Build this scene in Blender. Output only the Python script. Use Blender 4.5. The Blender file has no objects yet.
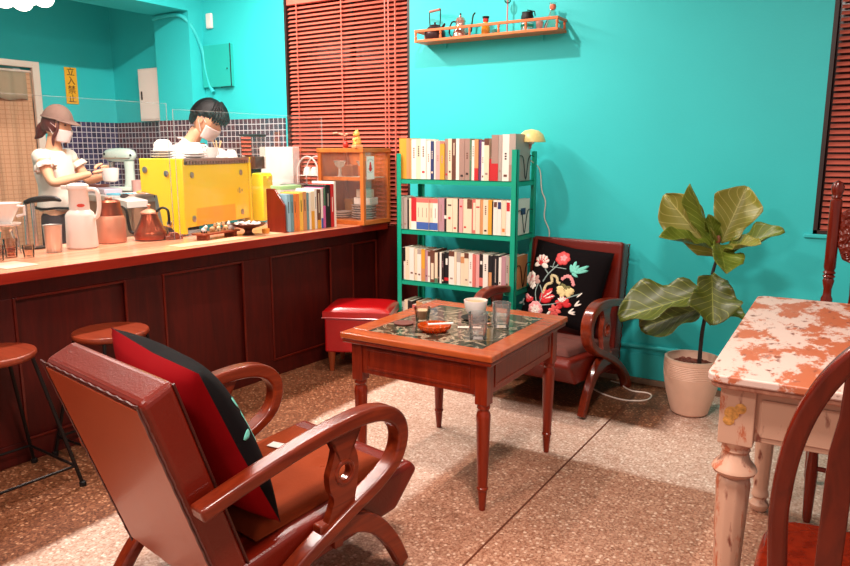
import bpy, bmesh, math, random
from mathutils import Vector, Matrix, Euler
PI = math.pi
R = math.radians
random.seed(7)
SC = bpy.context.scene
COL = SC.collection

# ------------------------------------------------------------ colour and materials
def s2l(c):
    c = c / 255.0
    return c / 12.92 if c <= 0.04045 else ((c + 0.055) / 1.055) ** 2.4
def rgb(r, g, b): return (s2l(r), s2l(g), s2l(b), 1.0)
MATS = {}
def newmat(name):
    m = bpy.data.materials.new(name); m.use_nodes = True
    nt = m.node_tree
    return m, nt, nt.nodes['Principled BSDF'], nt.nodes['Material Output']
def mat(name, col, rough=0.5, metal=0.0, var=0.12, vscale=8.0, bump=0.0, bscale=60.0, coat=0.0, emit=0.0, trans=0.0, sheen=0.0, spec=None):
    if name in MATS: return MATS[name]
    m, nt, b, out = newmat(name)
    N, L = nt.nodes, nt.links
    b.inputs['Roughness'].default_value = rough
    b.inputs['Metallic'].default_value = metal
    if spec is not None: b.inputs['Specular IOR Level'].default_value = spec
    tc = N.new('ShaderNodeTexCoord')
    nz = N.new('ShaderNodeTexNoise'); nz.inputs['Scale'].default_value = vscale; nz.inputs['Detail'].default_value = 4
    L.new(tc.outputs['Object'], nz.inputs['Vector'])
    mx = N.new('ShaderNodeMix'); mx.data_type = 'RGBA'
    L.new(nz.outputs['Fac'], mx.inputs[0])
    c1 = tuple(max(0, x * (1 - var)) for x in col[:3]) + (1,)
    c2 = tuple(min(1, x * (1 + var)) for x in col[:3]) + (1,)
    mx.inputs[6].default_value = c1; mx.inputs[7].default_value = c2
    L.new(mx.outputs[2], b.inputs['Base Color'])
    if bump:
        n2 = N.new('ShaderNodeTexNoise'); n2.inputs['Scale'].default_value = bscale; n2.inputs['Detail'].default_value = 5
        L.new(tc.outputs['Object'], n2.inputs['Vector'])
        bp = N.new('ShaderNodeBump'); bp.inputs['Strength'].default_value = bump; bp.inputs['Distance'].default_value = 0.01
        L.new(n2.outputs['Fac'], bp.inputs['Height']); L.new(bp.outputs['Normal'], b.inputs['Normal'])
    if coat: b.inputs['Coat Weight'].default_value = coat; b.inputs['Coat Roughness'].default_value = 0.12
    if sheen: b.inputs['Sheen Weight'].default_value = sheen
    if trans: b.inputs['Transmission Weight'].default_value = trans
    if emit:
        b.inputs['Emission Color'].default_value = col; b.inputs['Emission Strength'].default_value = emit
    MATS[name] = m
    return m
def wood(name, c1, c2, axis='Z', rough=0.3, scale=6.0, coat=0.3, bump=0.05, dist=3.0):
    if name in MATS: return MATS[name]
    m, nt, b, out = newmat(name)
    N, L = nt.nodes, nt.links
    tc = N.new('ShaderNodeTexCoord'); mp = N.new('ShaderNodeMapping')
    sc = {'X': (0.12, 1, 1), 'Y': (1, 0.12, 1), 'Z': (1, 1, 0.12)}[axis]
    mp.inputs['Scale'].default_value = sc
    L.new(tc.outputs['Object'], mp.inputs['Vector'])
    n1 = N.new('ShaderNodeTexNoise'); n1.inputs['Scale'].default_value = scale * 6; n1.inputs['Detail'].default_value = 6; n1.inputs['Distortion'].default_value = dist * 0.3
    n2 = N.new('ShaderNodeTexNoise'); n2.inputs['Scale'].default_value = scale * 0.5; n2.inputs['Detail'].default_value = 3
    L.new(mp.outputs[0], n1.inputs['Vector']); L.new(mp.outputs[0], n2.inputs['Vector'])
    ad = N.new('ShaderNodeMath'); ad.operation = 'ADD'
    L.new(n1.outputs['Fac'], ad.inputs[0]); L.new(n2.outputs['Fac'], ad.inputs[1])
    mr = N.new('ShaderNodeMapRange'); mr.inputs[1].default_value = 0.7; mr.inputs[2].default_value = 1.35
    L.new(ad.outputs[0], mr.inputs[0])
    mx = N.new('ShaderNodeMix'); mx.data_type = 'RGBA'
    mx.inputs[6].default_value = c1; mx.inputs[7].default_value = c2
    L.new(mr.outputs[0], mx.inputs[0]); L.new(mx.outputs[2], b.inputs['Base Color'])
    b.inputs['Roughness'].default_value = rough
    b.inputs['Coat Weight'].default_value = coat * .55; b.inputs['Coat Roughness'].default_value = 0.15; b.inputs['Specular IOR Level'].default_value = 0.3
    bp = N.new('ShaderNodeBump'); bp.inputs['Strength'].default_value = bump; bp.inputs['Distance'].default_value = 0.005
    L.new(n1.outputs['Fac'], bp.inputs['Height']); L.new(bp.outputs['Normal'], b.inputs['Normal'])
    MATS[name] = m
    return m
def clear_sheet(name, tint=(1, 1, 1, 1), gloss=0.08, haze=0.0):
    m, nt, b, out = newmat(name); N, L = nt.nodes, nt.links
    t = N.new('ShaderNodeBsdfTransparent'); t.inputs[0].default_value = tint
    g = N.new('ShaderNodeBsdfGlossy'); g.inputs['Roughness'].default_value = 0.03
    f = N.new('ShaderNodeFresnel'); f.inputs[0].default_value = 1.35
    ad = N.new('ShaderNodeMath'); ad.operation = 'MULTIPLY'; ad.inputs[1].default_value = gloss * 10
    L.new(f.outputs[0], ad.inputs[0])
    mx = N.new('ShaderNodeMixShader'); L.new(ad.outputs[0], mx.inputs[0]); L.new(t.outputs[0], mx.inputs[1]); L.new(g.outputs[0], mx.inputs[2])
    last = mx.outputs[0]
    if haze:
        d = N.new('ShaderNodeBsdfDiffuse'); d.inputs[0].default_value = (.9, .88, .86, 1)
        m2 = N.new('ShaderNodeMixShader'); m2.inputs[0].default_value = haze; L.new(last, m2.inputs[1]); L.new(d.outputs[0], m2.inputs[2]); last = m2.outputs[0]
    L.new(last, out.inputs['Surface']); MATS[name] = m
    return m
def glassmat(name, col=(1, 1, 1, 1), rough=0.0, ior=1.35):
    m, nt, b, out = newmat(name)
    b.inputs['Base Color'].default_value = col; b.inputs['Roughness'].default_value = rough
    b.inputs['IOR'].default_value = ior; b.inputs['Transmission Weight'].default_value = 1.0
    MATS[name] = m
    return m

# ------------------------------------------------------------ mesh builder
class MB:
    def __init__(s): s.v = []; s.f = []; s.mi = []; s.cur = 0
    def add(s, vs, fs):
        o = len(s.v); s.v += [Vector(v) for v in vs]
        for f in fs: s.f.append([i + o for i in f]); s.mi.append(s.cur)
        return s
    def xf(s, M, start=0):
        for i in range(start, len(s.v)): s.v[i] = M @ s.v[i]
        return s
    def box(s, x0, x1, y0, y1, z0, z1, M=None):
        vs = [(x, y, z) for z in (z0, z1) for y in (y0, y1) for x in (x0, x1)]
        if M is not None: vs = [M @ Vector(v) for v in vs]
        return s.add(vs, [(0, 2, 3, 1), (4, 5, 7, 6), (0, 1, 5, 4), (2, 6, 7, 3), (0, 4, 6, 2), (1, 3, 7, 5)])
    def prism(s, pts, a0, a1, plane='yz'):
        # extrude a closed outline; plane yz -> along x, xz -> along y, xy -> along z
        n = len(pts)
        def P(u, w, a): return {'yz': (a, u, w), 'xz': (u, a, w), 'xy': (u, w, a)}[plane]
        vs = [P(u, w, a0) for u, w in pts] + [P(u, w, a1) for u, w in pts]
        fs = [tuple(range(n)), tuple(range(2 * n - 1, n - 1, -1))]
        fs += [(i, i + n, (i + 1) % n + n, (i + 1) % n) for i in range(n)]
        return s.add(vs, fs)
    def lathe(s, prof, c=(0, 0, 0), seg=24, M=None, sx=1, sy=1, caps=True, wav=None):
        vs = []; fs = []; n = len(prof)
        for (r, z) in prof:
            for k in range(seg):
                a = 2 * PI * k / seg
                rr = r * (wav(a, z) if wav else 1)
                vs.append(Vector((c[0] + rr * math.cos(a) * sx, c[1] + rr * math.sin(a) * sy, c[2] + z)))
        if M is not None: vs = [M @ v for v in vs]
        for i in range(n - 1):
            for k in range(seg):
                k2 = (k + 1) % seg
                fs.append((i * seg + k, i * seg + k2, (i + 1) * seg + k2, (i + 1) * seg + k))
        if caps:
            if prof[0][0] > 1e-4: fs.append(tuple(reversed(range(seg))))
            if prof[-1][0] > 1e-4: fs.append(tuple(range((n - 1) * seg, n * seg)))
        return s.add(vs, fs)
    def tube(s, pts, r, seg=8, closed=False):
        pts = [Vector(p) for p in pts]; n = len(pts)
        rs = r if isinstance(r, (list, tuple)) else [r] * n
        vs = []; fs = []
        up = None
        for i, p in enumerate(pts):
            if closed: t = pts[(i + 1) % n] - pts[i - 1]
            else: t = pts[min(i + 1, n - 1)] - pts[max(i - 1, 0)]
            t.normalize()
            if up is None:
                up = Vector((0, 0, 1)) if abs(t.z) < 0.9 else Vector((1, 0, 0))
            a = t.cross(up)
            if a.length < 1e-5: a = t.cross(Vector((0.3, 1, 0.2)))
            a.normalize(); b = a.cross(t).normalized(); up = b
            for k in range(seg):
                an = 2 * PI * k / seg
                vs.append(p + (a * math.cos(an) + b * math.sin(an)) * rs[i])
        for i in range(n - (0 if closed else 1)):
            j = (i + 1) % n
            for k in range(seg):
                k2 = (k + 1) % seg
                fs.append((i * seg + k, j * seg + k, j * seg + k2, i * seg + k2))
        if not closed:
            fs.append(tuple(range(seg))); fs.append(tuple(reversed(range((n - 1) * seg, n * seg))))
        return s.add(vs, fs)
    def ball(s, c, r, seg=16, rings=10, sc=(1, 1, 1), M=None):
        prof = [(max(1e-5, r * math.sin(PI * i / rings)), -r * math.cos(PI * i / rings)) for i in range(rings + 1)]
        vs = []; fs = []
        for (rr, z) in prof:
            for k in range(seg):
                a = 2 * PI * k / seg
                v = Vector((rr * math.cos(a) * sc[0], rr * math.sin(a) * sc[1], z * sc[2]))
                if M is not None: v = M @ v
                vs.append(v + Vector(c))
        for i in range(rings):
            for k in range(seg):
                k2 = (k + 1) % seg
                fs.append((i * seg + k, i * seg + k2, (i + 1) * seg + k2, (i + 1) * seg + k))
        return s.add(vs, fs)
    def ribbon(s, path, th, x0, x1):
        # bent bar: centre path in the yz plane, thickness th (number or list), extruded from x0 to x1
        n = len(path); P = [Vector((p[0], p[1])) for p in path]
        ts = th if isinstance(th, (list, tuple)) else [th] * n
        A = []; B = []
        for i in range(n):
            t = (P[min(i + 1, n - 1)] - P[max(i - 1, 0)]).normalized()
            nn = Vector((-t.y, t.x)) * ts[i] / 2
            A.append(P[i] + nn); B.append(P[i] - nn)
        vs = []; fs = []
        for i in range(n):
            vs += [(x0, A[i].x, A[i].y), (x1, A[i].x, A[i].y), (x1, B[i].x, B[i].y), (x0, B[i].x, B[i].y)]
        for i in range(n - 1):
            for k in range(4):
                k2 = (k + 1) % 4
                fs.append((i * 4 + k, i * 4 + k2, (i + 1) * 4 + k2, (i + 1) * 4 + k))
        fs.append((3, 2, 1, 0)); e = (n - 1) * 4; fs.append((e, e + 1, e + 2, e + 3))
        return s.add(vs, fs)
    def grid(s, fn, nu, nv, flip=False):
        vs = [fn(i / nu, j / nv) for j in range(nv + 1) for i in range(nu + 1)]
        fs = []
        for j in range(nv):
            for i in range(nu):
                a = j * (nu + 1) + i; q = (a, a + 1, a + nu + 2, a + nu + 1)
                fs.append(q[::-1] if flip else q)
        return s.add(vs, fs)
    def build(s, name, material, parent=None, bevel=0.0, bseg=2, smooth=35, loc=None, rotz=0.0, sub=0, solid=0.0, recalc=True, rot=None):
        me = bpy.data.meshes.new(name)
        me.from_pydata([tuple(v) for v in s.v], [], s.f)
        ms = material if isinstance(material, (list, tuple)) else [material]
        for m in ms: me.materials.append(m)
        for p, i in zip(me.polygons, s.mi): p.material_index = i
        if recalc:
            bm = bmesh.new(); bm.from_mesh(me)
            bmesh.ops.recalc_face_normals(bm, faces=bm.faces)
            bm.to_mesh(me); bm.free()
        if smooth:
            me.polygons.foreach_set('use_smooth', [True] * len(me.polygons))
            me.set_sharp_from_angle(angle=R(smooth))
        me.update()
        o = bpy.data.objects.new(name, me); COL.objects.link(o)
        if parent is not None: o.parent = parent
        if loc is not None: o.location = loc
        if rotz: o.rotation_euler = (0, 0, rotz)
        if rot is not None: o.rotation_euler = rot
        if solid:
            md = o.modifiers.new('Solidify', 'SOLIDIFY'); md.thickness = solid; md.offset = 0
        if bevel:
            md = o.modifiers.new('Bevel', 'BEVEL'); md.width = bevel; md.segments = bseg; md.limit_method = 'ANGLE'; md.angle_limit = R(40)
            md.harden_normals = False
        if sub:
            md = o.modifiers.new('Subsurf', 'SUBSURF'); md.levels = sub; md.render_levels = sub
        return o

def thing(name, label, cat, loc=(0, 0, 0), rotz=0.0, group=None):
    o = bpy.data.objects.new(name, None); COL.objects.link(o)
    o.empty_display_size = 0.05
    o.location = loc; o.rotation_euler = (0, 0, rotz)
    o['label'] = label; o['category'] = cat
    if group: o['group'] = group
    return o
def tag(o, label, cat, group=None, kind=None):
    o['label'] = label; o['category'] = cat
    if group: o['group'] = group
    if kind: o['kind'] = kind
    return o
def struct(o): o['kind'] = 'structure'; return o
def dup(root, loc, rotz=None, label=None, group=None):
    r = root.copy(); COL.objects.link(r); r.location = loc
    if rotz is not None: r.rotation_euler = (0, 0, rotz)
    if label: r['label'] = label
    if group: r['group'] = group
    for ch in list(root.children):
        c = ch.copy(); COL.objects.link(c); c.parent = r
        for g in list(ch.children):
            d = g.copy(); COL.objects.link(d); d.parent = c
    return r
def smoothpath(pts, n=6):
    # Catmull-Rom through the points
    P = [Vector(p) for p in pts]; out = []
    for i in range(len(P) - 1):
        p0 = P[max(i - 1, 0)]; p1 = P[i]; p2 = P[i + 1]; p3 = P[min(i + 2, len(P) - 1)]
        for k in range(n):
            t = k / n
            out.append(0.5 * ((2 * p1) + (p2 - p0) * t + (2 * p0 - 5 * p1 + 4 * p2 - p3) * t * t + (3 * p1 - p0 - 3 * p2 + p3) * t ** 3))
    out.append(P[-1])
    return out

# ------------------------------------------------------------ camera
cam = bpy.data.cameras.new('camera'); cob = bpy.data.objects.new('camera', cam); COL.objects.link(cob)
cam.sensor_width = 36; cam.lens = 720 / 850 * 36; cam.clip_start = 0.02
cob.location = (0, 0, 1.4); cob.rotation_euler = (R(90 - 10.5), 0, R(31.9))
SC.camera = cob
vs = SC.view_settings; vs.view_transform = 'Standard'; vs.look = 'None'; vs.gamma = 1; vs.exposure = 0.0

# ------------------------------------------------------------ palette
TEAL = mat('teal_paint', rgb(46, 198, 200), 0.55, var=0.05, vscale=3, bump=0.05, bscale=90)
GREENM = mat('green_metal', rgb(14, 160, 128), 0.35, var=0.08)
WHITE = mat('white_gloss', rgb(236, 226, 220), 0.3, var=0.03, coat=0.3)
CREAM = mat('cream', rgb(226, 205, 185), 0.5, var=0.05)
BLACK = mat('black', rgb(20, 12, 12), 0.5, var=0.1, spec=.3)
CHROME = mat('chrome', rgb(205, 195, 190), 0.18, metal=1.0, var=0.05)
STEELD = mat('dark_iron', rgb(30, 22, 20), 0.45, metal=0.6, var=0.1)
PAPER = mat('paper', rgb(232, 220, 200), 0.7, var=0.05)
DARKWOOD = wood('dark_counter_wood', rgb(54, 6, 2), rgb(86, 14, 5), 'Z', 0.5, 5, 0.0)
TOPWOOD = wood('counter_top_wood', rgb(204, 128, 94), rgb(228, 162, 128), 'Y', 0.25, 5, 0.5)  # gloss reflection of the kitchen put into the colour as a paler wood
SEDGE = wood('counter_edge_wood', rgb(118, 18, 8), rgb(150, 34, 14), 'Y', 0.3, 5, 0.5)
CHAIRWOOD = wood('armchair_wood', rgb(84, 18, 6), rgb(142, 50, 20), 'Y', 0.28, 6, 0.6)
TABLEWOOD = wood('table_wood', rgb(98, 20, 6), rgb(146, 44, 15), 'Z', 0.3, 6, 0.5)
TABLEFRAME = wood('table_frame_wood', rgb(152, 60, 24), rgb(190, 90, 44), 'X', 0.25, 6, 0.6)
SHELFWOOD = wood('shelf_wood', rgb(190, 92, 48), rgb(222, 124, 72), 'X', 0.45, 7, 0.1)
CASEWOOD = wood('case_wood', rgb(178, 88, 34), rgb(216, 122, 56), 'Z', 0.4, 7, 0.2)
REDWOOD = wood('red_chair_wood', rgb(78, 12, 4), rgb(124, 32, 12), 'Z', 0.25, 6, 0.6)
# ------------------------------------------------------------ room
YB = 4.27; XL = -6.0; ZC = 2.9
def floor_material():
    m, nt, b, out = newmat('terrazzo'); N, L = nt.nodes, nt.links
    tc = N.new('ShaderNodeTexCoord')
    sx = N.new('ShaderNodeSeparateXYZ'); L.new(tc.outputs['Object'], sx.inputs[0])
    def math_(op, a, bb):
        n = N.new('ShaderNodeMath'); n.operation = op
        for i, q in enumerate((a, bb)):
            if isinstance(q, (int, float)): n.inputs[i].default_value = q
            elif q is not None: L.new(q, n.inputs[i])
        return n.outputs[0]
    x, y = sx.outputs[0], sx.outputs[1]
    wob = N.new('ShaderNodeTexNoise'); wob.inputs['Scale'].default_value = 5; L.new(tc.outputs['Object'], wob.inputs['Vector'])
    w = math_('MULTIPLY', math_('SUBTRACT', wob.outputs['Fac'], 0.5), 0.05)
    xw = math_('ADD', x, w); yw = math_('ADD', y, w)
    def step(v, e, s=0.02):       # smooth step up at e
        n = N.new('ShaderNodeMapRange'); n.inputs[1].default_value = e - s; n.inputs[2].default_value = e + s; n.clamp = True
        L.new(v, n.inputs[0]); return n.outputs[0]
    # large straight-edged floor areas: tone 0 dark, 1 mid, 2 pale
    strip = math_('SUBTRACT', 1, step(xw, -2.40))                       # dark band along the counter
    back_shade = math_('MULTIPLY', math_('MULTIPLY', step(yw, 3.56), step(xw, -2.4)), math_('SUBTRACT', 1, step(xw, -.80, .06)))           # armchair shade painted into the floor as a dark band by the back wall
    midA = math_('MULTIPLY', step(xw, -1.50), math_('SUBTRACT', 1, step(yw, 2.99)))   # mid toned area
    # chips
    def vor(scale, feat='F1'):
        n = N.new('ShaderNodeTexVoronoi'); n.inputs['Scale'].default_value = scale; n.feature = feat
        L.new(tc.outputs['Object'], n.inputs['Vector']); return n
    v1 = vor(72); v2 = vor(150)
    def ramp(fac, stops):
        n = N.new('ShaderNodeValToRGB'); cr = n.color_ramp
        while len(cr.elements) < len(stops): cr.elements.new(0.5)
        for e, (p, c) in zip(cr.elements, stops): e.position = p; e.color = c
        L.new(fac, n.inputs[0]); return n.outputs[0]
    sep = N.new('ShaderNodeSeparateColor'); L.new(v1.outputs['Color'], sep.inputs[0])
    sep2 = N.new('ShaderNodeSeparateColor'); L.new(v2.outputs['Color'], sep2.inputs[0])
    def mixc(f, a, c):
        n = N.new('ShaderNodeMix'); n.data_type = 'RGBA'
        L.new(f, n.inputs[0])
        for i, q in ((6, a), (7, c)):
            if isinstance(q, tuple): n.inputs[i].default_value = q
            else: L.new(q, n.inputs[i])
        return n.outputs[2]
    def terr(c0, c1, c2, c3):
        chips = ramp(sep.outputs[0], [(0.0, c0), (0.35, c1), (0.7, c2), (1.0, c3)])
        fines = ramp(sep2.outputs[1], [(0.0, c0), (0.5, c1), (1.0, c2)])
        inside = N.new('ShaderNodeMapRange'); inside.inputs[1].default_value = 0.35; inside.inputs[2].default_value = 0.55
        L.new(v1.outputs['Distance'], inside.inputs[0])
        return mixc(inside.outputs[0], chips, fines)
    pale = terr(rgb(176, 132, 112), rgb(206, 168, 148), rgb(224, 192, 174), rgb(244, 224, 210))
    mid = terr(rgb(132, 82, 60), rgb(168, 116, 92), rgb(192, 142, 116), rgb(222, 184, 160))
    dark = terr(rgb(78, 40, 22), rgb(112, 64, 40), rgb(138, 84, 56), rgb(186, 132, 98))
    c = mixc(midA, pale, mid); c = mixc(strip, c, dark); c = mixc(back_shade, c, dark)
    # worn stains
    st = N.new('ShaderNodeTexNoise'); st.inputs['Scale'].default_value = 2.2; st.inputs['Detail'].default_value = 6
    L.new(tc.outputs['Object'], st.inputs['Vector'])
    sf = N.new('ShaderNodeMapRange'); sf.inputs[1].default_value = 0.52; sf.inputs[2].default_value = 0.75; sf.inputs[4].default_value = 0.35
    L.new(st.outputs['Fac'], sf.inputs[0])
    c = mixc(sf.outputs[0], c, rgb(150, 96, 70))
    # grout joint
    g1 = math_('COMPARE', x, -1.075); N_ = g1.node; N_.inputs[2].default_value = 0.0045
    c = mixc(g1, c, rgb(96, 46, 28))
    L.new(c, b.inputs['Base Color']); b.inputs['Roughness'].default_value = 0.42
    b.inputs['Specular IOR Level'].default_value = 0.35
    return m
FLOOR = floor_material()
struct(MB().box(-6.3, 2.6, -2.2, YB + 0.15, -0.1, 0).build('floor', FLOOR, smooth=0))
# back wall with a window hole on each side
WX0, WX1, WZ0 = -3.91, -2.78, 0.80       # left window
VX0, VZ0 = -0.262, 0.965                 # right window
b = MB()
b.box(XL - 0.2, WX0, YB, YB + .15, 0, ZC); b.box(WX0, WX1, YB, YB + .15, 0, WZ0); b.box(WX0, WX1, YB, YB + .15, 2.52, ZC)
b.box(WX1, VX0, YB, YB + .15, 0, ZC); b.box(VX0, 1.3, YB, YB + .15, 0, VZ0); b.box(VX0, 1.3, YB, YB + .15, 2.6, ZC); b.box(1.3, 2.6, YB, YB + .15, 0, ZC)
struct(b.build('wall_back', TEAL, smooth=0))
# left wall with the doorway
DY0, DY1, DZ = 2.62, 3.50, 2.06
b = MB(); b.box(XL - .15, XL, -2.2, DY0, 0, ZC); b.box(XL - .15, XL, DY0, DY1, DZ, ZC); b.box(XL - .15, XL, DY1, YB, 0, ZC)
struct(b.build('wall_left', TEAL, smooth=0))
CEIL = mat('ceiling_paint', rgb(214, 226, 220), 0.7, var=0.03)
struct(MB().box(-6.3, 2.6, -2.2, YB + .15, ZC, ZC + .1).build('ceiling', CEIL, smooth=0))
struct(MB().box(-5.22, -4.80, -2.2, YB, 2.49, ZC).build('trim_1', TEAL, smooth=0))        # ceiling beam
struct(MB().box(-5.22, -4.80, YB - .14, YB, 0, 2.49).build('trim_2', TEAL, smooth=0))     # pilaster under the beam
# mosaic backsplash
def tile_mat(name, c1, c2, ax, size):
    m, nt, bb, out = newmat(name); N, L = nt.nodes, nt.links
    tc = N.new('ShaderNodeTexCoord'); sp = N.new('ShaderNodeSeparateXYZ'); cb = N.new('ShaderNodeCombineXYZ')
    L.new(tc.outputs['Object'], sp.inputs[0]); L.new(sp.outputs[ax], cb.inputs[0]); L.new(sp.outputs[2], cb.inputs[1])
    br = N.new('ShaderNodeTexBrick'); br.offset = 0; br.squash = 1
    br.inputs['Scale'].default_value = 1; br.inputs['Brick Width'].default_value = size; br.inputs['Row Height'].default_value = size
    br.inputs['Mortar Size'].default_value = 0.0032; br.inputs['Color1'].default_value = c1; br.inputs['Color2'].default_value = c2
    br.inputs['Mortar'].default_value = rgb(205, 195, 200)
    L.new(cb.outputs[0], br.inputs['Vector']); L.new(br.outputs['Color'], bb.inputs['Base Color'])
    bb.inputs['Roughness'].default_value = 0.12
    return m
TILE1 = tile_mat('navy_tile', rgb(38, 34, 64), rgb(70, 60, 96), 1, 0.047)
TILE2 = tile_mat('plum_tile', rgb(84, 42, 50), rgb(104, 58, 66), 0, 0.047)
struct(MB().box(XL, XL + .012, DY1 + .1, YB, 0.9, 1.64).build('trim_3', TILE1, smooth=0))
b = MB(); b.box(XL, -5.22, YB - .012, YB, .9, 1.64); b.box(-5.22, -4.80, YB - .152, YB - .14, .9, 1.64); b.box(-4.80, WX0 - .015, YB - .012, YB, .9, 1.64)
TILE3 = tile_mat('plum_navy_tile', rgb(60, 44, 62), rgb(98, 52, 60), 0, 0.047)
struct(b.build('trim_4', TILE3, smooth=0))
# low pipe, shadow-gap board and bare skirting along the back wall
b = MB(); b.tube([(-1.86, YB - .022, .235), (2.5, YB - .022, .235)], .014, 10)
for x in (-1.3, -0.9, -0.3): b.lathe([(.018, -.012), (.018, .012)], (0, 0, 0), 12, Matrix.Translation((x, YB - .022, .235)) @ Matrix.Rotation(R(90), 4, 'Y'))
struct(b.build('trim_5', TEAL))
struct(MB().box(-2.65, 2.5, YB - .012, YB, .035, .19).build('trim_6', TEAL, smooth=0, bevel=.003))
CEMENT = mat('bare_cement', rgb(150, 120, 100), 0.8, var=0.2, vscale=30, bump=.3)
struct(MB().box(-2.65, 2.5, YB - .02, YB, 0, .035).build('baseboard_back', CEMENT, smooth=0, bevel=.003))
struct(MB().box(-3.75, -2.66, YB - .012, YB, 0, .86).build('gap_shade_board', DARKWOOD, smooth=0))  # dark board added to stand in for the shadow gap beside the bookcase
# window reveals and dark glass behind the blinds
PANE = mat('night_glass', rgb(84, 20, 14), 0.15, var=0.1)
PANE2 = mat('window_pane_dark', rgb(58, 18, 14), 0.2, var=0.1)
FR = mat('window_frame_dark', rgb(46, 20, 16), 0.5)
for i, (x0, x1, z0, z1) in enumerate(((WX0, WX1, WZ0, 2.52), (VX0, 1.3, VZ0, 2.6))):
    r = MB().box(x0, x1, YB + .11, YB + .13, z0, z1).build('window_%d' % (i + 1), PANE if i == 0 else PANE2, smooth=0); struct(r)
    b = MB(); b.box(x0, x0 + .02, YB + .0, YB + .12, z0, z1); b.box(x1 - .02, x1, YB, YB + .12, z0, z1); b.box(x0, x1, YB, YB + .12, z1 - .02, z1); b.box(x0, x1, YB, YB + .12, z0, z0 + .02)
    b.box((x0 + x1) / 2 - .015, (x0 + x1) / 2 + .015, YB + .09, YB + .115, z0, z1)
    b.build('window_frame', FR, r, smooth=0)
# right window sill
struct(MB().box(VX0 - .04, 1.34, YB - .015, YB + .05, VZ0 - .02, VZ0).build('trim_7', TEAL, smooth=0, bevel=.004))
# doorway
DOORF = mat('door_frame_white', rgb(226, 206, 190), 0.45, var=.04)
b = MB(); b.box(XL - .02, XL + .03, DY0 - .06, DY0, 0, DZ + .05); b.box(XL - .02, XL + .03, DY1, DY1 + .06, 0, DZ + .05); b.box(XL - .02, XL + .03, DY0, DY1, DZ, DZ + .05)
struct(b.build('door_1', DOORF, smooth=0, bevel=.004))
struct(MB().box(XL - .85, XL - .8, DY0 - .3, DY1 + .3, 0, 2.3).build('wall_passage', mat('passage_wall', rgb(170, 130, 100), .8), smooth=0))

# ------------------------------------------------------------ blinds
def blind(label, x0, x1, z0, z1, slatmat, tilt, pitch, cords, wand):
    t = thing('venetian_blind', label, 'blind', ((x0 + x1) / 2, YB + .02, z0))
    W = (x1 - x0) / 2; H = z1 - z0
    b = MB(); n = int((H - .06) / pitch)
    for k in range(n):
        z = .03 + k * pitch
        M = Matrix.Translation((0, 0, z)) @ Matrix.Rotation(tilt, 4, 'X')
        b.box(-W + .012, W - .012, -.0145, .0145, -.001, .001, M)
    b.build('slats', slatmat, t, smooth=0)
    MB().box(-W + .008, W - .008, -.02, .02, H - .04, H).build('headrail', slatmat, t, smooth=0, bevel=.003)
    MB().box(-W + .012, W - .012, -.016, .016, 0, .016).build('bottom_rail', slatmat, t, smooth=0, bevel=.003)
    for c in cords:
        MB().box(c - .004, c + .004, -.0215, -.0195, .01, H - .03).build('cord', slatmat, t, smooth=0)
    for c in wand: MB().tube([(c, -.026, H - .06), (c, -.026, H * .15)], .006, 8).build('tilt_wand', slatmat, t)
    return t
SL1 = mat('terracotta_slat', rgb(212, 106, 88), 0.35, var=.04, coat=.3)
SL2 = mat('brown_red_slat', rgb(206, 104, 88), 0.35, var=.04, coat=.3)
blind('large terracotta venetian blind behind the coffee counter', WX0 + .02, WX1 - .02, WZ0 + .02, 2.50, SL1, R(40), .0305, (-.44, -.02, .36, .39), (.45,))
blind('terracotta venetian blind cut off at the right edge above the tall carved chair', VX0 + .02, 1.28, VZ0 + .005, 2.58, SL2, R(40), .0305, (-.4, .1, .5), ())
# ------------------------------------------------------------ wall fittings in the kitchen
t = thing('fuse_box', 'white metal fuse box mounted on the wall above the tiles', 'fuse box', (-5.40, YB - .06, 1.645))
MB().box(-.14, .14, -.03, .06, 0, .44).build('body', mat('fuse_white', rgb(232, 214, 204), .45, var=.03), t, bevel=.004, smooth=0)
MB().box(-.125, .125, -.036, -.03, .015, .425).build('door', mat('fuse_door', rgb(236, 218, 208), .45, var=.03), t, bevel=.003, smooth=0)
MB().box(-.095, -.085, -.046, -.036, .18, .25).build('handle', BLACK, t, bevel=.002)
o = MB().tube(smoothpath([(-5.33, YB - .025, 1.645), (-5.32, YB - .03, 1.5), (-5.27, YB - .03, 1.4), (-5.25, YB - .03, 1.25), (-5.25, YB - .03, 1.05)], 6), .016, 8).build('cable_conduit', DOORF)
tag(o, 'white conduit running down the tiles from the fuse box', 'conduit')
t = thing('electrical_panel', 'teal painted metal panel flush on the wall behind the barista', 'electrical panel', (-4.62, YB - .02, 1.9))
MB().box(-.17, .16, -.012, .02, 0, .33).build('panel_door', mat('teal_metal', rgb(40, 182, 172), .35, var=.03), t, bevel=.004, smooth=0)
MB().tube([(.165, -.02, .33), (.165, -.02, -.0), (.05, -.02, -.005)], .004, 6).build('edge_cable', BLACK, t)
MB().ball((.12, -.016, .14), .006, 8, 6).build('lock', BLACK, t)
o = MB().box(-.035, .035, -.025, 0, -.06, .06).build('wall_sensor', WHITE, bevel=.012, bseg=3, loc=(-4.70, YB, 2.42))
tag(o, 'small white sensor box high on the teal wall above the panel', 'sensor')
o = MB().tube(smoothpath([(-5.20, YB - .16, 2.46), (-5.0, YB - .16, 2.47), (-4.86, YB - .155, 2.45), (-4.80, YB - .1, 2.36), (-4.78, YB - .03, 2.2), (-4.76, YB - .02, 2.05), (-4.72, YB - .02, 1.92), (-4.68, YB - .025, 1.86)], 8), .016, 10).build('cable_conduit', TEAL)
tag(o, 'teal painted conduit bending from the beam down beside the panel', 'conduit')
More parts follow.
